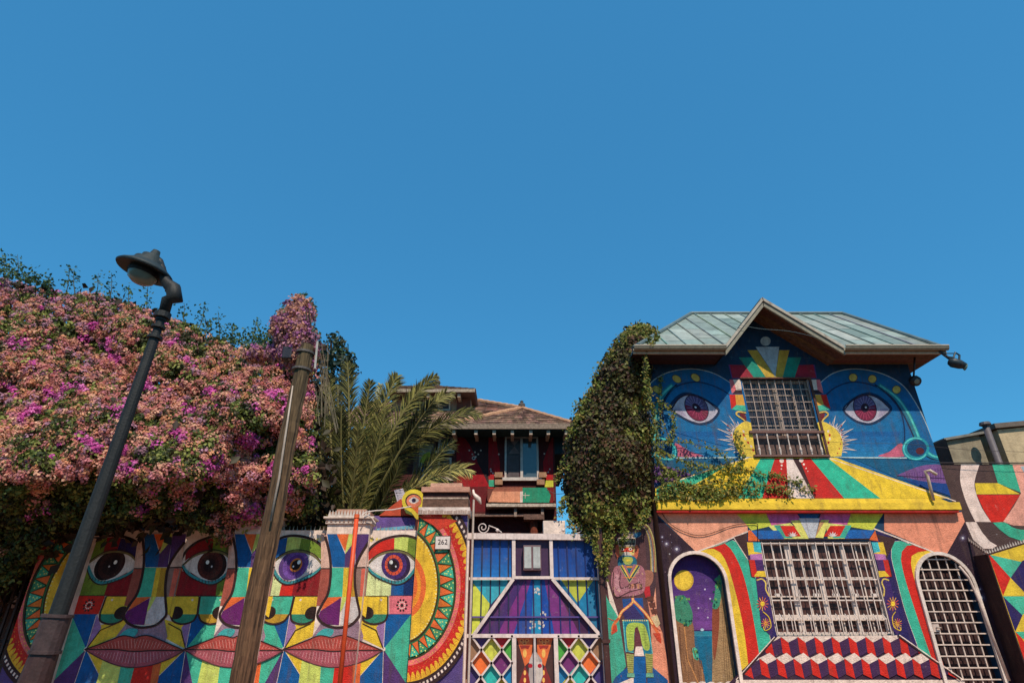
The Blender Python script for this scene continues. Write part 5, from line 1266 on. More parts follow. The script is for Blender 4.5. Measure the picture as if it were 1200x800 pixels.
# ---- painted screen bits behind the garden wall: eye creature panel and purple panel
def bits():
    Y=12.5; r=thing('painted_screen','purple and orange painted screen with a yellow one-eyed bird beside the pier','panel',(P(465,620,Y).x,Y,0))
    g=G(); 
    a=P(437,606,Y); b=P(487,606,Y); z0=1.5
    g.box((a.x,Y,z0),(b.x,Y+.05,P(460,604,Y).z),lin((120,90,150)))
    p=Paint(Y,clip=None)
    p.poly([(437,621),(440,606),(486,606),(487,616),(480,618)],(112,84,160)); p.poly([(440,619),(486,615),(487,619),(440,622)],(110,180,210))
    p.flush(g,1)
    g.hexa([P(x,y,Y) for x,y in ((444,604),(470,584),(474,596),(488,606),(446,606))],(0,.05,0),lin((206,80,50)))
    g.hexa([P(x,y,Y+.055) for x,y in ((462,574),(472,572),(484,606),(470,606))],(0,.05,0),lin((196,186,200)))
    g.build('board',[PLASTER,MURAL],r)
    g=G(); Y=12.35
    g.hexa([P(x,y,Y) for x,y in sm([(471,585),(476,576),(486,573),(495,577),(498,586),(496,596),(492,602),(494,606),(488,608),(482,600),(474,597)],3,True)],(0,.04,0),lin((232,206,50)))
    p=Paint(Y); p.ell(484.5,586.5,9.6,8.6,col=(60,40,40)); p.ell(485,587,8.6,7.6,col=(236,130,96)); p.poly([(482,594),(494,594),(490,602)],O); p.poly(sm([(479,586.5),(485,582),(491,586),(485,590)],4,True),(226,216,212)); p.ell(485,586,2.6,2.6,col=(60,50,90),n=14); p.ell(485.4,586,1.2,1.3,col=(20,14,24),n=10)
    p.poly([(473,595),(482,600),(484,604),(476,601)],(90,110,50)); p.flush(g,1); g.build('bird_eye',[PLASTER,MURAL],r)
bits()
# ================================================================== street lamp and wooden pole
def lamp():
    Y=7.0; top=P(191,368,Y); bot=P(40,800,Y); d=(bot-top); bot=top+d*((top.z-.12)/-d.z)
    r=thing('street_lamp','dark green ornate street lamp with bell shade leaning to the right','street lamp',bot)
    DG=(34,36,36); g=G(); ax=(bot-top)
    def at(t): return top+ax*t
    L=ax.length
    t1=P(61,742,Y); tt=(top-t1).length/L
    g.tube([at(0),at(.02),at(.021),at(.06),at(.07),at(tt*.78),at(tt)],[.07,.07,.055,.055,.062,.088,.092],lin(DG),16); g.build('post',mat('lamp_iron',attr=True,rough=.62,noise=.3,nscale=10,bump=.25,bscale=40,spec=.35),r,smooth=False)
    g=G(); g.tube([at(tt-.036),at(tt-.03),at(tt-.0299),at(tt+.03),at(tt+.0301),at(tt+.036)],[.155,.155,.14,.14,.155,.155],lin((74,56,56)),16)
    g.tube([at(tt+.0361),at(.97),at(1)],[.135,.19,.24],lin((66,42,40)),16); g.build('base',MATS['lamp_iron'],r)
    for a_,b_,w_ in ((-.003,.012,.105),(.035,.042,.088),(.065,.072,.092)): g=G(); g.tube([at(a_),at(b_)],w_,lin(DG),16); g.build('collar',MATS['lamp_iron'],r)
    # crook arm
    g=G(); pts=[P(x,y,Y-.0) for x,y in ((192,368),(196,352),(205,350),(203,338),(194,330),(190,318),(187,306),(181,300),(177,300))]
    g.tube([Vector(p) for p in pts],[.07,.08,.11,.10,.07,.06,.05,.04,.03],lin(DG),12); g.tube([P(196,342,Y),P(200,334,Y),P(206,337,Y)],.035,lin(DG),8); g.lathe([(0,-.1),(.07,-.06),(.09,0),(.07,.06),(0,.1)],P(203,347,Y),(0,0,1),lin(DG),12); g.build('arm',MATS['lamp_iron'],r,smooth=True)
    g=G(); o=P(171,316,Y); axd=Vector((.22,.0,1)).normalized()
    g.lathe([(.37,-.05),(.385,-.03),(.36,.0),(.27,.06),(.22,.10),(.21,.14),(.15,.17),(.14,.22),(.07,.25),(.05,.33),(0,.35)],o,axd,lin((36,50,54)),28); g.lathe([(.37,-.05),(.2,.0),(0,.02)],o,axd,lin((60,66,62)),28); g.build('lamp_shade',MATS['lamp_iron'],r,smooth=True)
    g=G(); g.lathe([(.20,-.01),(.2,-.08),(.17,-.17),(.10,-.22),(0,-.235)],o,axd,lin((200,200,190)),20); g.build('globe',LAMPGLASS,r,smooth=True)
    g=G(); g.lathe([(.205,-.02),(.212,-.05),(.205,-.1)],o,axd,lin((30,34,36)),20); g.build('ring',MATS['lamp_iron'],r)
lamp()
def grain(m):
    nt=m.node_tree; g=[n for n in nt.nodes if n.type=='NEW_GEOMETRY'][0]
    mp=nt.nodes.new('ShaderNodeMapping'); mp.inputs['Scale'].default_value=(42,42,3.2); mp.inputs['Rotation'].default_value=(0,math.radians(9),0); nt.links.new(g.outputs['Position'],mp.inputs['Vector'])
    for n in nt.nodes:
        if n.type=='TEX_NOISE': nt.links.new(mp.outputs[0],n.inputs['Vector'])
    return m
def pole():
    Y=6.6; top=P(359,405,Y); b0=P(282,800,Y); d=b0-top; bot=top+d*((top.z-.12)/-d.z)
    r=thing('utility_pole','weathered brown wooden pole leaning right in front of the painted wall','pole',bot)
    g=G(); n=36; pts=[]; rs=[]
    for i in range(n+1):
        t=i/n; pts.append(top+(bot-top)*t+Vector((math.sin(t*17)*.008,0,0))); rs.append(.092+.032*t+random.uniform(-.005,.005))
    N=20; vs=[]; ax=(bot-top).normalized(); u=Vector((1,0,0)); u=(u-ax*u.dot(ax)).normalized(); w=ax.cross(u)
    ph=[random.uniform(-.008,.006) for _ in range(N)]
    for i,(p,rr) in enumerate(zip(pts,rs)):
        for j in range(N):
            a=2*math.pi*j/N; vs.append(p+(u*math.cos(a)+w*math.sin(a))*(rr+ph[j]+random.uniform(-.002,.002)))
    for i in range(n):
        for j in range(N):
            f=[i*N+j,i*N+(j+1)%N,(i+1)*N+(j+1)%N,(i+1)*N+j]; v=1+ph[j]*12+random.uniform(-.08,.08)
            warm=min(1,i/n*1.3); c=(98*v+18*warm,84*v-6*warm,60*v-6*warm)
            g.face([vs[k] for k in f],lin(c))
    g.face([vs[j] for j in range(N)],lin((110,90,70)))
    g.build('shaft',grain(mat('pole_wood',attr=True,rough=.92,noise=.55,nscale=1,bump=1.0,bscale=1)),r)
    for t in (.02,.07): g=G(); p=top+(bot-top)*t; g.tube([p,p+(bot-top)*.006],.118,lin((90,84,80)),16); g.build('band',PAINTM,r)
    g=G(); pts=[P(x,y,Y-.17) for x,y in ((343,452),(336,500),(327,560),(317,610))]; g.tube([P(372,400,Y),P(369,432,Y)],.014,lin((180,180,176)),6); g.build('conduit',PAINTM,r); g=G(); g.tube(pts,[.008,.012,.013,.012,.008],lin((186,170,156)),8); g.build('conduit',PAINTM,r,smooth=True)
    g=G(); q=P(332,412,Y); g.box((q.x+.02,Y-.08,q.z-.12),(q.x+.14,Y+.08,q.z+.04),lin((40,40,52))); g.build('junction_box',PAINTM,r,bevel=.01)
pole()
# ================================================================== foliage
def leaf_mesh(name, cen, nrm, size, cols, mats, parent, fold=True, aspect=.62):
    """one pointed two-facet leaf per entry (arrays)"""
    n=len(cen); cen=np.asarray(cen); nrm=nrm/np.linalg.norm(nrm,axis=1,keepdims=True)
    r=rng.normal(size=(n,3)); t=np.cross(nrm,r); t/=np.linalg.norm(t,axis=1,keepdims=True); b=np.cross(nrm,t)
    s=size[:,None]; v=np.empty((n,4,3)); v[:,0]=cen-t*s; v[:,1]=cen+b*s*aspect+nrm*s*.25; v[:,2]=cen+t*s; v[:,3]=cen-b*s*aspect+nrm*s*.25
    me=bpy.data.meshes.new(name); me.vertices.add(n*4); me.vertices.foreach_set('co',v.reshape(-1))
    F=np.empty((n,2,3),dtype=np.int32); k=np.arange(n)*4; F[:,0]=np.stack([k,k+1,k+2],1); F[:,1]=np.stack([k,k+2,k+3],1)
    me.loops.add(n*6); me.loops.foreach_set('vertex_index',F.reshape(-1)); me.polygons.add(n*2)
    me.polygons.foreach_set('loop_start',np.arange(0,n*6,3,dtype=np.int32)); me.update(calc_edges=True); me.validate()
    ca=me.color_attributes.new('Col','FLOAT_COLOR','CORNER'); cc_=np.ones((n,6,4),dtype=np.float32); cc_[:,:,:3]=cols[:,None,:]; ca.data.foreach_set('color',cc_.reshape(-1))
    me.materials.append(mats); o=bpy.data.objects.new(name,me); C.objects.link(o)
    if parent is not None: adopt(o,parent)
    return o
def linv(c): return np.array(lin(c)[:3])
def in_poly(x,y,poly):
    ins=np.zeros(x.shape,bool)
    for i in range(len(poly)):
        ax,ay=poly[i-1]; bx,by=poly[i]
        if ay==by: continue
        ins^=((ay>y)!=(by>y))&(x<(bx-ax)*(y-ay)/(by-ay)+ax)
    return ins
def edge_dist(x,y,poly):
    d=np.full(x.shape,1e9)
    for i in range(len(poly)):
        ax,ay=poly[i-1]; bx,by=poly[i]; L=(bx-ax)**2+(by-ay)**2+1e-9; t=np.clip(((x-ax)*(bx-ax)+(y-ay)*(by-ay))/L,0,1)
        d=np.minimum(d,np.hypot(x-ax-t*(bx-ax),y-ay-t*(by-ay)))
    return d
def P_np(x,y,Y):
    a=(x-600)/FPX; b=-(y-400)/FPX; dy=cp-b*sp; dz=sp+b*cp; t=Y/dy; return np.stack([a*t,Y,EYE+dz*t],1)
def vnoise(x,y,s,seed=0):
    a=math.sin(seed)*10; return (np.sin(x/s+a+1.7*np.sin(y/s*.8+a))+np.sin(y/s*1.3-a+1.3*np.sin(x/s*.9+2*a)))*.5
# bounded plant volume: clump centres inside an outline, pushed to a rounded front
def fill(poly,n,Yf,rough=.35,holes=0):
    a=np.array(poly); x=rng.uniform(a[:,0].min(),a[:,0].max(),n*4); y=rng.uniform(a[:,1].min(),a[:,1].max(),n*4)
    m=in_poly(x,y,poly); x=x[m][:n]; y=y[m][:n]; d=edge_dist(x,y,poly)
    Y=Yf(x,y,d)+vnoise(x,y,26,1)*rough+vnoise(x,y,11,2)*rough*.5
    return x,y,d,Y
BOUG=[(-190,330),(-60,318),(0,326),(35,336),(75,344),(110,345),(150,356),(195,372),(228,386),(250,400),(285,408),(312,404),(338,400),(352,396),(368,410),(368,440),(366,520),(370,600),(345,612),(325,628),(300,640),(268,640),(240,618),(205,604),(170,604),(135,620),(80,612),(50,640),(10,690),(-60,720),(-190,720)]
def boug():
    root=thing('bougainvillea','huge bougainvillea hedge with peach and magenta blossom spilling over the wall','shrub',(P(120,600,12.8).x,12.8,0))
    # profile: the belly hangs out over the pavement, the underside and the top lean back
    def Yf(x,y,d):
        t=np.clip((560-y)/230,0,1.3); u=np.clip((y-560)/60,0,1.5)
        return 10.0-.45*np.clip((230-x)/40,0,1)*np.clip((y-440)/90,0,1)+np.clip((x-225)/90,0,1)*1.05*(y>470)*np.clip((y-470)/60,0,1)+2.7*t**1.15+1.2*u+np.exp(-d/12.)*(.1+1.0*np.clip(t,0,1))
    pal_p=[linv(q) for q in ((204,146,126),(220,170,142),(190,112,104),(200,130,124),(212,150,112),(200,130,140))]
    def layer(n,off,rough,k,r0,r1,kind):
        x,y,d,Y=fill(BOUG,n,lambda x,y,d:Yf(x,y,d)+off,rough)
        h=np.clip((y-330)/280,0,1); dens=vnoise(x,y,21,3)*.5+vnoise(x,y,9,5)*.5
        if kind=='f': m=dens+rng.normal(size=len(x))*.2>-.50+.40*h**2+(.05+.75*np.clip((235-x)/50,0,1))*np.clip((y-552+np.clip(220-x,0,60)*.3)/50,0,1); x,y,Y,h=x[m],y[m],Y[m],h[m]
        c=P_np(x,y,Y); m=len(c); r=r0+(r1-r0)*rng.random(m)
        dirs=rng.normal(size=(m,k,3)); dirs[...,1]-=.55; dirs[...,2]+=.25; dirs/=np.linalg.norm(dirs,axis=2,keepdims=True)
        pts=c[:,None,:]+dirs*r[:,None,None]*(.72+.36*rng.random((m,k,1)))
        return x,y,h,c,dirs,pts,m
    k=36; x,y,h,c,dirs,pts,m=layer(7600,-.05,.27,k,.05,.125,'f')
    nm=vnoise(x,y,14,9)*.5+vnoise(x,y,6,8)*.5
    cols=np.array(pal_p)[rng.integers(0,6,m)]
    top=rng.random(m)<.1+.4*np.clip((395-y)/60,0,1); cols[top]=linv((178,132,154)); 
    mg=nm>.54-.26*h; cols[mg]=np.array([linv((212,92,176)),linv((224,122,190)),linv((188,74,150))])[rng.integers(0,3,mg.sum())]
    dk=rng.random(m)<.12; cols[dk]*=.6
    cols=cols[:,None,:]*rng.uniform(.85,1.45,(m,k,1))*np.array([1,.98,1])
    leaf_mesh('blossom',pts.reshape(-1,3),(dirs+rng.normal(size=dirs.shape)*.28).reshape(-1,3),rng.uniform(.015,.030,m*k),np.clip(cols,0,.9).reshape(-1,3),PETAL,root,aspect=.85)
    k=26; x,y,h,c,dirs,pts,m=layer(4800,.07,.34,k,.08,.18,'g')
    gp=np.array([linv((92,108,46)),linv((120,132,58)),linv((58,68,34)),linv((144,150,72)),linv((70,62,34))])
    cols=gp[rng.integers(0,5,(m,1)).repeat(k,1)]*rng.uniform(.6,1.25,(m,k,1))*(1-.45*np.clip((y-560)/50,0,1)*np.clip((260-x)/60,0,1))[:,None,None]  # leaves darkened at lower left: the overhang's shade put into their colour
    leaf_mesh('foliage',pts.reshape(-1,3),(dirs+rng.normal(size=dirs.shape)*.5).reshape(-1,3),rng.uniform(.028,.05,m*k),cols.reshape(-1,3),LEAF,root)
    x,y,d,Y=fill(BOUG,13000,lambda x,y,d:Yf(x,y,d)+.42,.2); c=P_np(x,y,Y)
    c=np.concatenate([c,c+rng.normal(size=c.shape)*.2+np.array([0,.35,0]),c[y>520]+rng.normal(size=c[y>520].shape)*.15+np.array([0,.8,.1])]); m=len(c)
    leaf_mesh('inner_foliage',c,rng.normal(size=(m,3))+np.array([0,-1,0]),rng.uniform(.07,.14,m),np.array([linv((52,38,26)),linv((62,44,32)),linv((62,58,34))])[rng.integers(0,3,m)],LEAF,root)  # inner leaves coloured dark brown, so shade in the gaps is painted in
    # sprigs above the outline
    tw=G(); lc=[];ln=[];ls=[];lcol=[]
    for (px,py,h) in [(5,322,26),(20,320,22),(58,345,20),(76,345,34),(88,340,22),(112,346,26),(128,350,30),(172,360,28),(232,382,26),(258,398,34),(270,402,22),(240,390,16),(296,404,30),(-30,318,26),(40,336,14),(150,354,18),(214,376,20)]:
        b=P(px,py+6,12.9); e=P(px+random.uniform(-3,8),py-h,12.9+random.uniform(-.1,.2)); tw=G(); tw.tube([b,(b+e)/2+Vector((random.uniform(-.05,.05),0,0)),e],[.012,.009,.004],lin((70,70,44)),5); tw.build('shoot',WOOD,root)
        for j in range(46):
            t=random.random()**.7; c=b+(e-b)*t; lc.append([c.x+random.gauss(0,.07),c.y+random.gauss(0,.07),c.z+random.gauss(0,.05)]); ln.append([random.gauss(0,1) for _ in range(3)]); ls.append(random.uniform(.03,.055)); lcol.append(linv(random.choice(((64,96,60),(84,112,62),(50,80,60)))))
    # edge leaves from top-left corner
    for j in range(900):
        px=random.uniform(-120,60); c=P(px,322+max(px,0)*.28-abs(random.gauss(0,9)),12.8+random.uniform(-.3,.4)); lc.append(list(c)); ln.append([random.gauss(0,1) for _ in range(3)]); ls.append(random.uniform(.03,.06)); lcol.append(linv(random.choice(((60,90,56),(80,104,60)))))
    for j in range(700):
        px=random.uniform(215,340); c=P(px,402-abs(random.gauss(0,8)),12.8+random.uniform(-.3,.4)); lc.append(list(c)); ln.append([random.gauss(0,1) for _ in range(3)]); ls.append(random.uniform(.03,.055)); lcol.append(linv(random.choice(((60,90,56),(90,112,62)))))
    leaf_mesh('sprig_leaves',np.array(lc),np.array(ln),np.array(ls),np.array(lcol),LEAF,root)
    # trunks and hanging stems
    for (px,Y) in ((20,12.8),(70,13.1),(150,13),(250,12.9),(-60,12.8)):
        a=P(px,760,Y); pts=[Vector((a.x+random.gauss(0,.1),Y+random.gauss(0,.1),.1+k*.8)) for k in range(7)]; tr=G(); tr.tube(pts,[.12,.1,.09,.08,.07,.05,.03],lin((60,44,36)),8); tr.build('trunk',WOOD,root)
boug()
def clump_plant(name,label,cat,poly,n,Yc,cols,size,root_loc,k=30,group=None,r0=.12,fl=None,depth=.8,hole=0.0,rb=.3):
    root=thing(name,label,cat,root_loc,group)
    x,y,d,Y=fill(poly,n,lambda x,y,d:Yc+depth*np.exp(-d/12.),rb)
    if hole>0:
        m=vnoise(x,y,7,4)>-1+hole*2; x,y,Y=x[m],y[m],Y[m]
    c=P_np(x,y,Y); m=len(c); dirs=rng.normal(size=(m,k,3)); dirs/=np.linalg.norm(dirs,axis=2,keepdims=True)
    pts=c[:,None,:]+dirs*r0*(.5+.6*rng.random((m,k,1))); pal=np.array([linv(q) for q in cols])
    ci=pal[np.clip((rng.random((m,1))*len(pal)).astype(int).repeat(k,1)+rng.integers(-1,2,(m,k)),0,len(pal)-1)]*rng.uniform(.7,1.25,(m,k,1))
    nr=dirs+rng.normal(size=dirs.shape)*.6; nr[...,1]-=.3
    leaf_mesh('foliage',pts.reshape(-1,3),nr.reshape(-1,3),rng.uniform(size[0],size[1],m*k),ci.reshape(-1,3),LEAF,root)
    return root,c
# blossom tuft on top of the pole
def tuft():
    poly=[(322,405),(318,392),(320,380),(330,364),(340,352),(352,346),(362,352),(366,366),(364,380),(372,395),(371,415),(367,432),(355,440),(338,430),(326,420),(300,425),(282,416),(290,405)]
    root,c=clump_plant('climbing_bougainvillea','tuft of pink bougainvillea climbing over the top of the wooden pole','shrub',poly,150,6.75,[(50,84,70),(70,100,66),(90,110,60)],(.018,.032),P(350,440,6.9),k=26,r0=.08,depth=.2,rb=.1)
    x,y,d,Y=fill(poly,210,lambda x,y,d:6.65+.2*np.exp(-d/9.),.1); c=P_np(x,y,Y); m=len(c); k=30
    dirs=rng.normal(size=(m,k,3)); dirs/=np.linalg.norm(dirs,axis=2,keepdims=True); pts=c[:,None,:]+dirs*.07*(.5+.6*rng.random((m,k,1)))
    pal=np.array([linv(q) for q in ((196,146,146),(214,160,136),(186,130,160),(180,110,170),(206,150,130))]); ci=pal[rng.integers(0,5,(m,1)).repeat(k,1)]*rng.uniform(.7,1.2,(m,k,1))
    leaf_mesh('blossom',pts.reshape(-1,3),(dirs+rng.normal(size=dirs.shape)*.5).reshape(-1,3),rng.uniform(.016,.028,m*k),ci.reshape(-1,3),PETAL,root,aspect=.8)
    for s in range(5): g=G(); g.tube([P(350+s*3,408,6.62),P(345+s*5,385,6.66),P(350+s*3,362,6.7)],.009,lin((70,60,44)),5); g.build('stem',WOOD,root)
    # pale bare vine twigs hanging beside the pole
    for s in range(14):
        x=random.uniform(368,388); g=G(); g.tube([P(x,410+random.uniform(-8,20),6.9),P(x+random.uniform(-6,10),440,6.95),P(x+random.uniform(-4,16),470+random.uniform(0,40),7.0)],.006,lin((120,110,90)),4); g.build('stem',WOOD,root)
tuft()
# far tree behind pole/palm (dark teal leaves)
clump_plant('background_tree','thin dark tree top between the wooden pole and the palm','tree',[(375,415),(382,396),(388,385),(396,392),(404,404),(412,415),(418,440),(405,470),(395,520),(380,560),(372,600),(370,500)],120,15.0,[(44,70,64),(60,84,56),(50,60,40)],(.05,.09),(P(392,600,15.5).x,15.5,0),k=22,r0=.22)
g=G(); t=bpy.data.objects['background_tree']
g.tube([(t.location.x,15.5,0),(t.location.x+.1,15.5,4),P(388,400,15.4)],[.14,.1,.03],lin((76,60,48)),8)
for s in range(6): a=P(388+random.uniform(-6,6),500-s*14,15.4); g.tube([a,a+Vector((random.uniform(-.8,.8),random.uniform(-.3,.3),random.uniform(.4,1.1)))],[.04,.01],lin((96,80,64)),6)
g.build('trunk',WOOD,t)
# palm
def palm():
    Y0=13.6; crown=P(402,622,Y0); root=thing('palm_tree','date palm with long feathery arching fronds behind the garden wall','palm tree',(crown.x,Y0,0))
    g=G(); n=14; g.tube([(crown.x,Y0,.0+crown.z*k/n) for k in range(n+1)],[.34+.03*(k%2) for k in range(n+1)],lin((96,70,50)),14); g.build('trunk',WOOD,root)
    # (start px, control px, end px, Y tip)
    # rachis as root, control and tip; the crown opens to the right over the wall
    F=[((408,634),(430,560),(446,450),13.5),((413,634),(466,520),(492,450),13.5),((406,634),(398,560),(400,475),12.6),((414,636),(486,570),(532,512),13.2),((404,630),(412,490),(407,424),13.2),((400,630),(384,520),(386,440),13.6),((408,630),(425,500),(434,446),13.0),((410,630),(446,468),(466,440),13.4),((412,632),(462,470),(512,440),13.2),((414,632),(474,492),(565,480),12.9),((414,635),(492,548),(554,548),13.0),
       ((400,632),(368,530),(370,462),13.3),((408,635),(436,560),(452,480),12.6),((398,635),(364,570),(362,515),12.9),((412,636),(468,520),(508,470),12.5),((410,636),(462,600),(500,572),12.4),((405,636),(416,560),(420,500),12.4),((398,636),(378,590),(382,540),12.5),
       ((402,632),(396,530),(396,452),14.4),((410,632),(470,490),(532,456),14.2),((412,638),(448,600),(470,540),12.3),((396,638),(352,600),(350,575),12.8),((411,634),(455,540),(486,500),12.9)]
    for (a,b,c,Yt) in F:
        A=P(a[0],a[1],Y0); Bc=P(b[0],b[1],(Y0+Yt)/2); Cc=P(c[0],c[1],Yt); m=34; pts=[]
        for k in range(m+1): t=k/m; pts.append(A*(1-t)**2+Bc*2*t*(1-t)+Cc*t*t)
        droop=(c[0]>520)
        if droop: pts[-1].z-=.15; pts[-2].z-=.09; pts[-3].z-=.04
        g=G(); g.tube(pts,[.035*(1-.85*k/m)+.004 for k in range(m+1)],lin((150,140,84)),5)
        base=random.choice(((70,70,34),(112,108,56),(48,50,26),(136,128,72),(92,90,44)))
        L=sum((pts[k+1]-pts[k]).length for k in range(m)); n=int(L/.017)
        for q in range(n):
            t=.10+.9*q/n; kf=t*m; k=min(int(kf),m-1); p=pts[k]+(pts[k+1]-pts[k])*(kf-k); tan=(pts[k+1]-pts[k]).normalized()
            side=1 if q%2 else -1; v=tan.cross(Vector((0,-1,.2))).normalized()
            ln_=(.14+.42*math.sin(math.pi*min(1,t*.9+.08))**.7)*(1 if t<.9 else (1.05-t)*5+.25)*random.uniform(.85,1.1)
            dir_=(v*side*.50+tan*random.uniform(.62,1.0)+Vector((0,random.uniform(-.35,.35),-.05-.1*random.random()))).normalized()
            e=p+dir_*ln_+Vector((0,0,-.16*ln_)); md=p+dir_*ln_*.5; wd=tan.cross(dir_).cross(dir_).normalized()*.0135
            vv=random.uniform(.55,1.6); cl=tuple(min(255,int(x_*vv)) for x_ in base); cl=lin(cl)
            g.face([p-wd*.6,p+wd*.6,md+wd,e,md-wd],cl)
        g.build('frond',LEAF,root)
palm()
# ivy mass on the left of the house
IVY=[(702,451),(716,420),(728,402),(738,388),(752,383),(764,390),(758,402),(768,425),(766,470),(764,520),(768,560),(772,590),(768,612),(752,622),(738,628),(722,625),(714,640),(706,630),(696,622),(684,622),(682,612),(671,594),(665,562),(668,526),(677,496),(690,472)]
def ivy():
    root=thing('ivy','dense dark ivy covering the left corner of the painted house','climbing plant',(P(715,640,12).x,12.3,0))
    def Yf(x,y,d): return 11.65+.9*np.exp(-d/13.)+.0*x
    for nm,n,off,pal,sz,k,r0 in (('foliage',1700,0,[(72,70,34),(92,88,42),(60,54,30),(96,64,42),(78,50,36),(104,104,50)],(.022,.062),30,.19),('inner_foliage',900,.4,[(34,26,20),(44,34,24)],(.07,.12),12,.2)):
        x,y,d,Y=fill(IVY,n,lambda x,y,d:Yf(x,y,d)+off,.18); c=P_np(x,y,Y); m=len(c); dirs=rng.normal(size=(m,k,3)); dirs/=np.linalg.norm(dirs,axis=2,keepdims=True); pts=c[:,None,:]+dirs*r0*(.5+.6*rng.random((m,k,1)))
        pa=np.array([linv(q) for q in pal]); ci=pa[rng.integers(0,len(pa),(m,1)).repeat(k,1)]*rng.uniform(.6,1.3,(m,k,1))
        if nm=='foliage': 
            # sunlight put into leaf colour: lighter olive patches right, at foot and top
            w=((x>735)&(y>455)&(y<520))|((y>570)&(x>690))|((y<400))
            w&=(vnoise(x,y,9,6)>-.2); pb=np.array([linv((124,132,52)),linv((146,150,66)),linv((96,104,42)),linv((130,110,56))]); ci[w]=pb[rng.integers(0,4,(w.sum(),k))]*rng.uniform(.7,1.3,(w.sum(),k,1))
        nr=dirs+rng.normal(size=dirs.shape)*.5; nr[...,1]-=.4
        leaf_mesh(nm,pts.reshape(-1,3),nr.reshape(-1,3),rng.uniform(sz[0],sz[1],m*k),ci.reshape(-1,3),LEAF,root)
    # trailing strands over ledge, wall and gate
    st=G(); lc=[];ln=[];ls=[];lo=[]
    strands=[([(768,520),(800,518),(838,528),(858,545)],11.9,60),([(770,560),(800,552),(850,548),(900,556),(938,566)],11.9,150),([(770,575),(810,568),(860,562),(905,570),(955,573)],11.87,120),([(772,545),(790,560),(815,575),(850,580),(890,578)],11.87,170),([(768,585),(790,582),(820,584),(845,583)],11.85,120),([(772,530),(800,540),(830,548),(862,552)],11.85,80),([(760,395),(757,415),(756,445),(762,460)],11.4,90),([(745,455),(760,470),(768,500),(770,540)],11.7,150),([(862,505),(868,525),(870,540),(862,552)],11.9,50),
             ([(712,600),(716,625),(712,650),(704,668)],11.72,90),([(722,600),(728,612),(732,626)],11.75,60),([(700,610),(697,640),(704,660)],11.72,60),([(758,598),(752,610),(746,618)],11.8,60),([(712,622),(709,648),(711,676)],11.8,40),([(735,388),(752,384),(770,394),(762,404)],11.25,120),([(768,470),(785,480),(790,500),(780,520)],11.9,60),([(775,440),(772,470),(776,505)],11.9,40),
             ([(774,566),(830,572),(878,570),(928,580)],11.86,110),([(776,578),(800,575),(836,578),(862,574)],11.86,120)]
    for k in range(70):   # loose shoots that break up the outline
        i=random.randrange(len(IVY)); a=IVY[i]; b=IVY[i-1]; t=random.random(); x=a[0]+(b[0]-a[0])*t; y=a[1]+(b[1]-a[1])*t
        if x>745: continue
        q=(x-random.uniform(2,12),y+random.uniform(-4,10)); strands.append(([(x+6,y),((x+q[0])/2,(y+q[1])/2-3),q,(q[0]-random.uniform(-2,4),q[1]+random.uniform(4,14))],12.2+random.uniform(-.3,.2),14))
    for pts,Y,n in strands:
        q=sm(pts,8); w=[P(x,y,Y+.02*math.sin(i)) for i,(x,y) in enumerate(q)]; st=G(); st.tube(w,.006,lin((76,54,38)),4); st.build('strand',WOOD,root)
        for j in range(int(n*(2.6 if Y<11.95 else 4))):
            i=random.randrange(len(w)-1); c=w[i]+(w[i+1]-w[i])*random.random(); lc.append([c.x+random.gauss(0,.035),c.y-abs(random.gauss(0,.05)),c.z+random.gauss(0,.045)]); ln.append([random.gauss(0,.6),-1,random.gauss(.3,.6)]); ls.append(random.uniform(.018,.042)); lo.append(linv(random.choice(((104,120,44),(130,140,54),(76,92,34),(150,130,56),(96,96,40)))))
    leaf_mesh('trailing_leaves',np.array(lc),np.array(ln),np.array(ls),np.array(lo),LEAF,root)
    for k in range(5): x=P(700+k*14,640,12.3).x; st=G(); st.tube([(x,12.2,.1),(x+.1,12.1,1.6),(x-.05,12.1,3)],[.06,.05,.03],lin((70,50,40)),6); st.build('stem',WOOD,root)
ivy()
# dark hedge between gate foot and red house keeps garden depth
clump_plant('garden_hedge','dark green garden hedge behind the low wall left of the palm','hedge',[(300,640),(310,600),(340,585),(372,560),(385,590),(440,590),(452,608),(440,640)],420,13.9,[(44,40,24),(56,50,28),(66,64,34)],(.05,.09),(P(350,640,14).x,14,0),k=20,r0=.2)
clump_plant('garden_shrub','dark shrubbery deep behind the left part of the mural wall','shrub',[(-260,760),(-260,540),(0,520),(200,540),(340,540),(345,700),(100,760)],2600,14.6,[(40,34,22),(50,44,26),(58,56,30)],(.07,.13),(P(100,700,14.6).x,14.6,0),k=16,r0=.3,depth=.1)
# ================================================================== left fence and the pale board behind it
r=thing('iron_fence','dark iron bar fence at the far left under the bougainvillea','fence',(P(-10,700,12).x,12,0)); g=G()
xa=P(-170,700,12).x; xb=XL-.05; zf=P(10,660,12).z
for k in range(26): x=xa+(xb-xa)*k/25; g.box((x-.02,11.98,.1),(x+.02,12.02,zf),lin((40,26,26)))
for z in (.25,1.2,zf-.1): g.box((xa,12.021,z),(xb,12.05,z+.05),lin((40,26,26)))
g.build('bars',PAINTM,r)
g=G(); a=P(2,680,12.6); b=P(34,712,12.6); g.box((a.x,12.6,b.z),(b.x,12.65,a.z),lin((216,206,216))); g.box((a.x-.05,12.651,.1),(b.x+.05,12.7,a.z+.05),lin((90,70,66)))
tag(g.build('notice_board',PAINTM),'pale board seen through the dark fence at the far left','board')
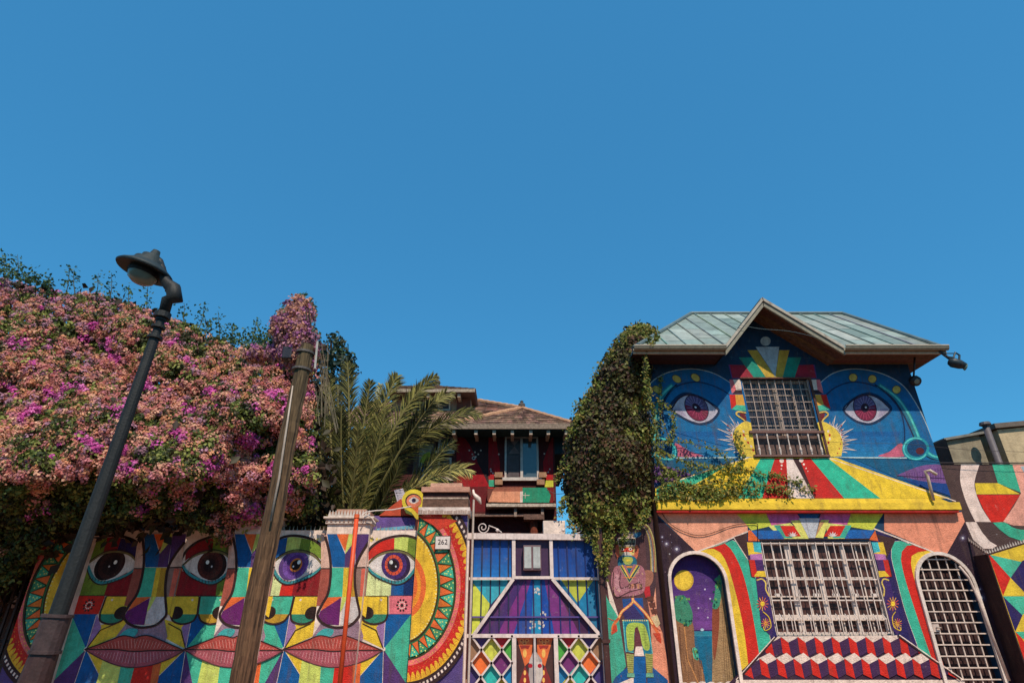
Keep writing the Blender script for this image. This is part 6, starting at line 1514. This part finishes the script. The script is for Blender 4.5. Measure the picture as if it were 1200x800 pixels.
# ================================================================== cables
def cable(name,label,pts,r=.006,col=(40,30,34)):
    g=G(); g.tube(pts,r,lin(col),5); o=g.build(name,PAINTM); tag(o,label,'cable'); return o
cable('cable','thin dark cable drooping across the salmon wall above the left arch',[P(x,y,11.97) for x,y in sm([(775,600),(785,613),(800,622),(818,627),(835,624),(860,615),(885,613),(888,618),(888,634)],5)],.007)
cable('cable','thin wire crossing the blue wall and window rail of the upper storey',[P(x,y,11.8) for x,y in sm([(768,478),(800,490),(860,506),(930,514),(1000,519),(1060,520),(1140,527),(1230,530)],5)],.004)
cable('cable','thin wire slung in front of the gable of the painted house',[P(x,y,11.2) for x,y in sm([(855,378),(890,385),(925,388),(960,396)],5)],.004,(90,120,130))
cable('cable','thin black wire sagging across the gap between red house and ivy',[P(x,y,12.4) for x,y in sm([(640,573),(650,578),(660,578),(675,576)],4)],.006)
# ================================================================== light, sky, camera
EL,AZ=math.radians(54),math.radians(14)
sd=Vector((math.sin(AZ)*math.cos(EL),-math.cos(AZ)*math.cos(EL),math.sin(EL)))
sun=bpy.data.lights.new('sun','SUN'); sun.energy=5.0; sun.angle=math.radians(.5); sun.color=(1,.885,.75)
so=bpy.data.objects.new('sun',sun); C.objects.link(so); so.rotation_euler=(-sd).to_track_quat('-Z','Y').to_euler()
w=bpy.data.worlds.new('World'); bpy.context.scene.world=w; w.use_nodes=True; nt=w.node_tree; N=nt.nodes; L=nt.links
sky=N.new('ShaderNodeTexSky'); sky.sky_type='NISHITA'; sky.sun_disc=False; sky.sun_elevation=EL; sky.sun_rotation=math.pi-AZ; sky.air_density=1.0; sky.dust_density=.3; sky.ozone_density=1.5
mul=N.new('ShaderNodeMix'); mul.data_type='RGBA'; mul.blend_type='MULTIPLY'; mul.inputs[0].default_value=1; mul.inputs[7].default_value=(.52,1.42,1.62,1)
L.new(sky.outputs[0],mul.inputs[6]); bg=N['Background']; flat=N.new('ShaderNodeMix'); flat.data_type='RGBA'; flat.inputs[0].default_value=.6; L.new(mul.outputs[2],flat.inputs[6]); flat.inputs[7].default_value=(.042/.12,.245/.12,.53/.12,1); L.new(flat.outputs[2],bg.inputs['Color']); bg.inputs['Strength'].default_value=.12
cam=bpy.data.cameras.new('camera'); cam.sensor_width=36; cam.lens=36*FPX/1200; cam.clip_end=2000; co=bpy.data.objects.new('camera',cam); C.objects.link(co)
co.location=(0,0,EYE); co.rotation_euler=(math.pi/2+PITCH,0,0); sc=bpy.context.scene; sc.camera=co
sc.view_settings.view_transform='Standard'; sc.view_settings.look='None'; sc.view_settings.exposure=0
